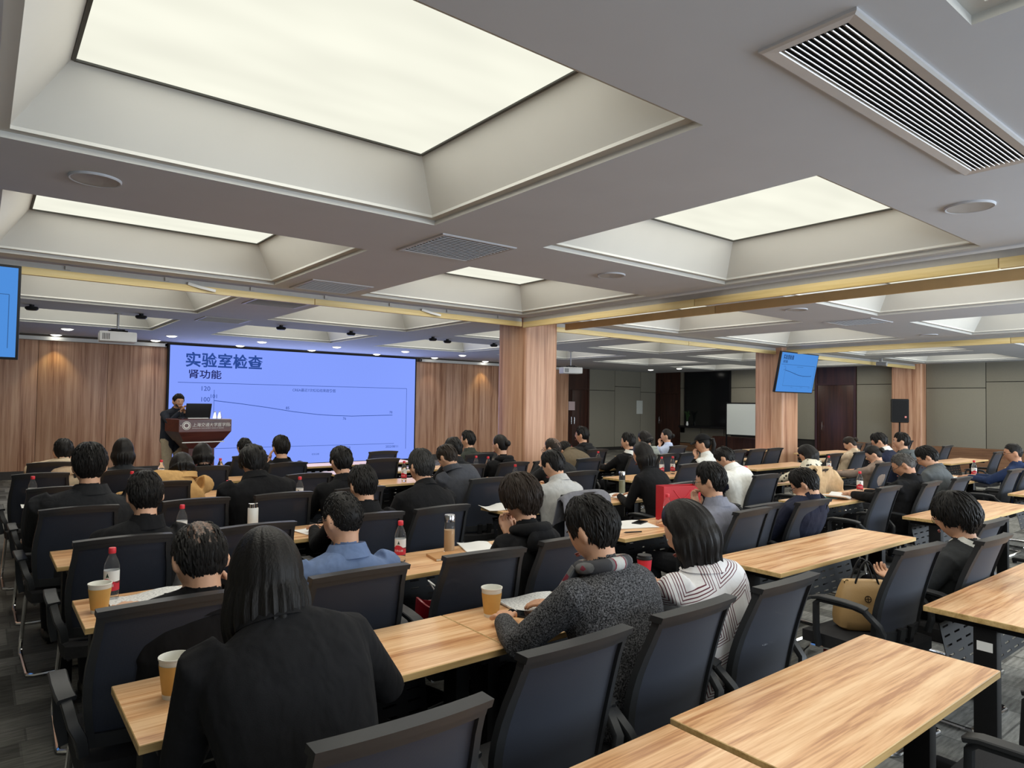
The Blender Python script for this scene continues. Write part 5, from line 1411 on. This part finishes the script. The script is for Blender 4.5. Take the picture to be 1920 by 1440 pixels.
# black tote and striped scarf on the floor under the second-row table
t = thing('tote_bag', 'open black tote bag under the second-row table', 'bag', (1.52, 2.62, 0), math.radians(12))
BL_ = M('black_leather', (.014, .014, .015), .35, var=.2, bump=.1, bscale=80)
rs = []
for z_, a_, b_ in ((0, .15, .09), (.02, .16, .10), (.28, .17, .11), (.33, .17, .115), (.33, .16, .105), (.28, .16, .10), (.03, .14, .085)):
    rs.append([(a_*math.copysign(abs(math.cos(q))**.35, math.cos(q)), b_*math.copysign(abs(math.sin(q))**.35, math.sin(q)), z_) for q in [2*PI*(k+.5)/24 for k in range(24)]])
G().rings(rs, 0).build('bag_body', BL_, t)
G().tube([(.17*math.copysign(abs(math.cos(q))**.35, math.cos(q)), .112*math.copysign(abs(math.sin(q))**.35, math.sin(q)), .335) for q in [2*PI*(k+.5)/24 for k in range(24)]], .005, 6, close=True).build('piping', GREYPL, t)
G().tube([(.03*math.cos(2*PI*q/14)-.05, -.11, .29+.03*math.sin(2*PI*q/14)) for q in range(14)], .004, 6, close=True).build('ring', CHROME, t)
def scarfmat():
    m = cloth('grey_striped_wool', (.09, .088, .082))
    N, L = m.node_tree.nodes, m.node_tree.links; b = N['Principled BSDF']; tc = N.new('ShaderNodeTexCoord')
    w = N.new('ShaderNodeTexWave'); w.inputs['Scale'].default_value = 7; w.bands_direction = 'X'; L.new(tc.outputs['Object'], w.inputs[0])
    cr = N.new('ShaderNodeValToRGB'); e = cr.color_ramp.elements; e[0].position = .55; e[0].color = (.04, .04, .038, 1); e[1].position = .8; e[1].color = (.17, .165, .13, 1)
    L.new(w.outputs[0], cr.inputs[0]); L.new(cr.outputs[0], b.inputs['Base Color'])
    return m
def drape(name, lab, cat, path, half, th, m, loc, rz, wav=.012, taper=1., rough=0.):
    """cloth hung along a profile path (y,z), folded over its width"""
    n = len(path); nx = 18; top = []; bot = []
    for i, (y, z) in enumerate(path):
        for j in range(nx+1):
            u = j/nx*2-1; k = 1+(taper-1)*i/(n-1)
            w = wav*(.3+abs(i/(n-1)-.35))*(math.sin(u*7+i*.25)+.6*math.sin(u*13+1.3+i*.15)) if not rough else rough*(math.sin(u*4.1+i*.9)+.7*math.sin(u*9.3-i*1.3+1)+.5*math.sin(u*2+i*2.1))
            e = .04*abs(u)**4
            zr = rough*.6*math.sin(u*5+i*1.7)+(-rough*1.2*u if rough else 0)
            top.append((u*half*k*(1+(.15*math.sin(i*1.1+1) if rough else 0)), y+w, z-e+zr)); bot.append((u*half*k*(1+(.15*math.sin(i*1.1+1) if rough else 0)), y+w+(-th if i > n/2 else th)*.2, z-e-th+zr))
    N_ = len(top); f = []
    for i in range(n-1):
        for j in range(nx):
            a = i*(nx+1)+j; q = (a, a+1, a+nx+2, a+nx+1); f += [q, tuple(x+N_ for x in q[::-1])]
    ed = list(range(nx+1))+[(i+1)*(nx+1)-1 for i in range(1, n)]+[(n-1)*(nx+1)+j for j in range(nx-1, -1, -1)]+[i*(nx+1) for i in range(n-2, 0, -1)]
    for q in range(len(ed)):
        a, b = ed[q], ed[(q+1) % len(ed)]; f.append((b, a, a+N_, b+N_))
    return tag(G().add(top+bot, f).build(name, m, None, True, math.radians(80), loc, (0, 0, math.radians(rz))), lab, cat)
t = thing('backpack', 'dark backpack standing under the second-row table beneath the scarf', 'bag', (1.86, 2.62, 0), 0)
G().box(-.15, .15, -.09, .09, 0, .30, ch=.05).build('bag_body', BLACKC2, t); G().box(-.11, .11, -.12, -.08, .03, .19, ch=.02).build('front_pocket', BLACKC2, t)
drape('wool_scarf', 'grey striped wool scarf lying on the bag under the second-row table', 'scarf', [(-.13, .18), (-.12, .26), (-.08, .315), (0, .33), (.08, .315), (.12, .26), (.13, .20)], .13, .018, scarfmat(), (1.86, 2.62, .0), 8)
cpath = [(-.33, .62), (-.345, .75), (-.345, .88), (-.325, .985), (-.30, 1.005), (-.27, .99), (-.25, .90), (-.225, .80)]
drape('jacket', 'grey jacket hung over a fourth-row chair behind the light grey tee', 'jacket', cpath, .25, .016, cloth('mid_grey_jacket', srgb(112, 112, 118)), (3.62, CY(3), 0), 0)
drape('beige_coat', 'thick beige coat draped over a chair below the spotted collar', 'coat', cpath, .23, .03, cloth('beige_coat', srgb(206, 178, 140)), (7.3, CY(3), 0), -10, rough=.035)
# tan handbag on the empty chair
t = thing('handbag', 'tan structured handbag with a black handle on an empty chair', 'handbag', (3.74, 1.68, .486), math.radians(-42))
TANL = M('tan_leather', srgb(182, 148, 100), .45, var=.06, bump=.08, bscale=120)
def rr_(a_, b_, z_, p=.4): return [(a_*math.copysign(abs(math.cos(q))**p, math.cos(q)), b_*math.copysign(abs(math.sin(q))**p, math.sin(q)), z_) for q in [2*PI*(k+.5)/28 for k in range(28)]]
G().rings([rr_(.13, .065, 0), rr_(.145, .075, .012), rr_(.15, .078, .05), rr_(.145, .07, .12), rr_(.125, .05, .20), rr_(.11, .03, .245), rr_(.10, .022, .25)], 0).build('bag_body', TANL, t)
for s in (-1, 1): G().tube([(-.06+.12*q/10, s*.03, .235+.12*math.sin(PI*q/10)) for q in range(11)], .0055, 8).build('handle', BLACKPL, t)
GOLD = M('gold_metal', (.75, .55, .25), .25, metal=1., var=.05)
for s in (-1, 1): G().tube([(s*.10+.012*math.cos(2*PI*q/12), -.02, .24+.012*math.sin(2*PI*q/12)) for q in range(12)], .003, 6, close=True).build('gold_ring', GOLD, t)
em = G(); n = 20; vv = []
for j in range(n):
    a = 2*PI*j/n; vv += [(.013*math.cos(a), 0, .013*math.sin(a)), (.018*math.cos(a), 0, .018*math.sin(a))]
em.add(vv, [(2*j, 2*j+1, (2*j+3) % (2*n), (2*j+2) % (2*n)) for j in range(n)])
em.box(-.002, .002, -.0006, .0006, -.013, .013).box(-.013, .013, -.0006, .0006, -.002, .002)
o = em.build('round_emblem', M('dark_bronze', (.06, .04, .025), .4, metal=.6, var=.1), t, False, None, (-.01, -.069, .165), (-.28, 0, 0)); o['label'] = 'dark round cut-out emblem'
# dark red bag behind the handbag chair
t = thing('shopping_bag', 'dark red shopping bag on the floor behind the handbag chair', 'bag', (4.02, 1.95, 0), math.radians(10))
G().rings([rr_(.12, .06, 0), rr_(.13, .065, .02), rr_(.13, .06, .34), rr_(.125, .052, .34), rr_(.12, .05, .03)], 0).build('bag_body', DRED, t)
G().tube([(-.06+.12*q/10, -.06, .33+.13*math.sin(PI*q/10)) for q in range(11)], .004, 6).build('cord_handle', DRED, t)
# pale hair clip, cap
t = thing('baseball_cap', 'black baseball cap worn by the ponytailed person in white', 'cap', (7.25, 5.25, 1.165), math.radians(26)); t.rotation_euler = (math.radians(-10), 0, math.radians(26))
rs = [[head_pt(sph(max(.03, math.radians(a)), 2*PI*j/28), .022) for j in range(28)] for a in (2, 20, 38, 54, 66)]
G().rings([r_ for r_ in rs], 0).build('crown', BLACKC, t)
rs = [[(q*.07, .085+.0*abs(q)+dd*(1-.35*q*q), .052-.02*q*q-dd*.25+o_) for q in [k/5-1 for k in range(11)]] for dd in (0, .035, .075) for o_ in (0,)]
v = [p for r_ in rs for p in r_]; f = [(i*11+j, i*11+j+1, i*11+j+12, i*11+j+11) for i in range(2) for j in range(10)]
v2 = [(a, b, c-.004) for a, b, c in v]; N_ = len(v)
ed = list(range(11))+[21, 32]+list(range(31, 21, -1))+[11]
G().add(v+v2, f+[tuple(x+N_ for x in q[::-1]) for q in f]+[(ed[(k+1) % len(ed)], ed[k], ed[k]+N_, ed[(k+1) % len(ed)]+N_) for k in range(len(ed))]).build('brim', BLACKC, t)
# potted plant and vase on the sill of the dark window
t = thing('potted_plant', 'small leafy plant in a white vase on the dark window sill', 'plant', (20.34, 15.42, .93))
G().lathe([(.001, 0), (.035, 0), (.05, .05), (.03, .12), (.035, .15)], 14).build('vase', WHITEPAINT, t)
LEAF = M('dark_leaf', (.02, .045, .015), .5, var=.2)
for k in range(12):
    a = k*2.4; l_ = .07+.06*random.random(); h_ = .25+.2*random.random()
    c, s = math.cos(a), math.sin(a)
    pts = [(0, 0, .12), (c*l_*.4, s*l_*.4, .12+h_*.8), (c*l_, s*l_, .12+h_)]
    G().tube(pts, .02, 6, flat=(.03, .003)).build('leaf', LEAF, t)
# small clear glasses on the lectern
for dx, d in ((.27, 'left one of the two small clear glasses on the lectern'), (.345, 'right one of the two small clear glasses on the lectern')):
    t = thing('drinking_glass', d, 'glass', onl(dx, .02), 0, 'glasses on the lectern')
    G().lathe([(.001, 0), (.034, 0), (.036, .01), (.022, .075), (.014, .10), (.014, .115)], 18).build('glass_body', PET, t)
    G().lathe([(.0155, .098), (.0155, .112), (.001, .116)], 14).build('stopper', CUPW, t)
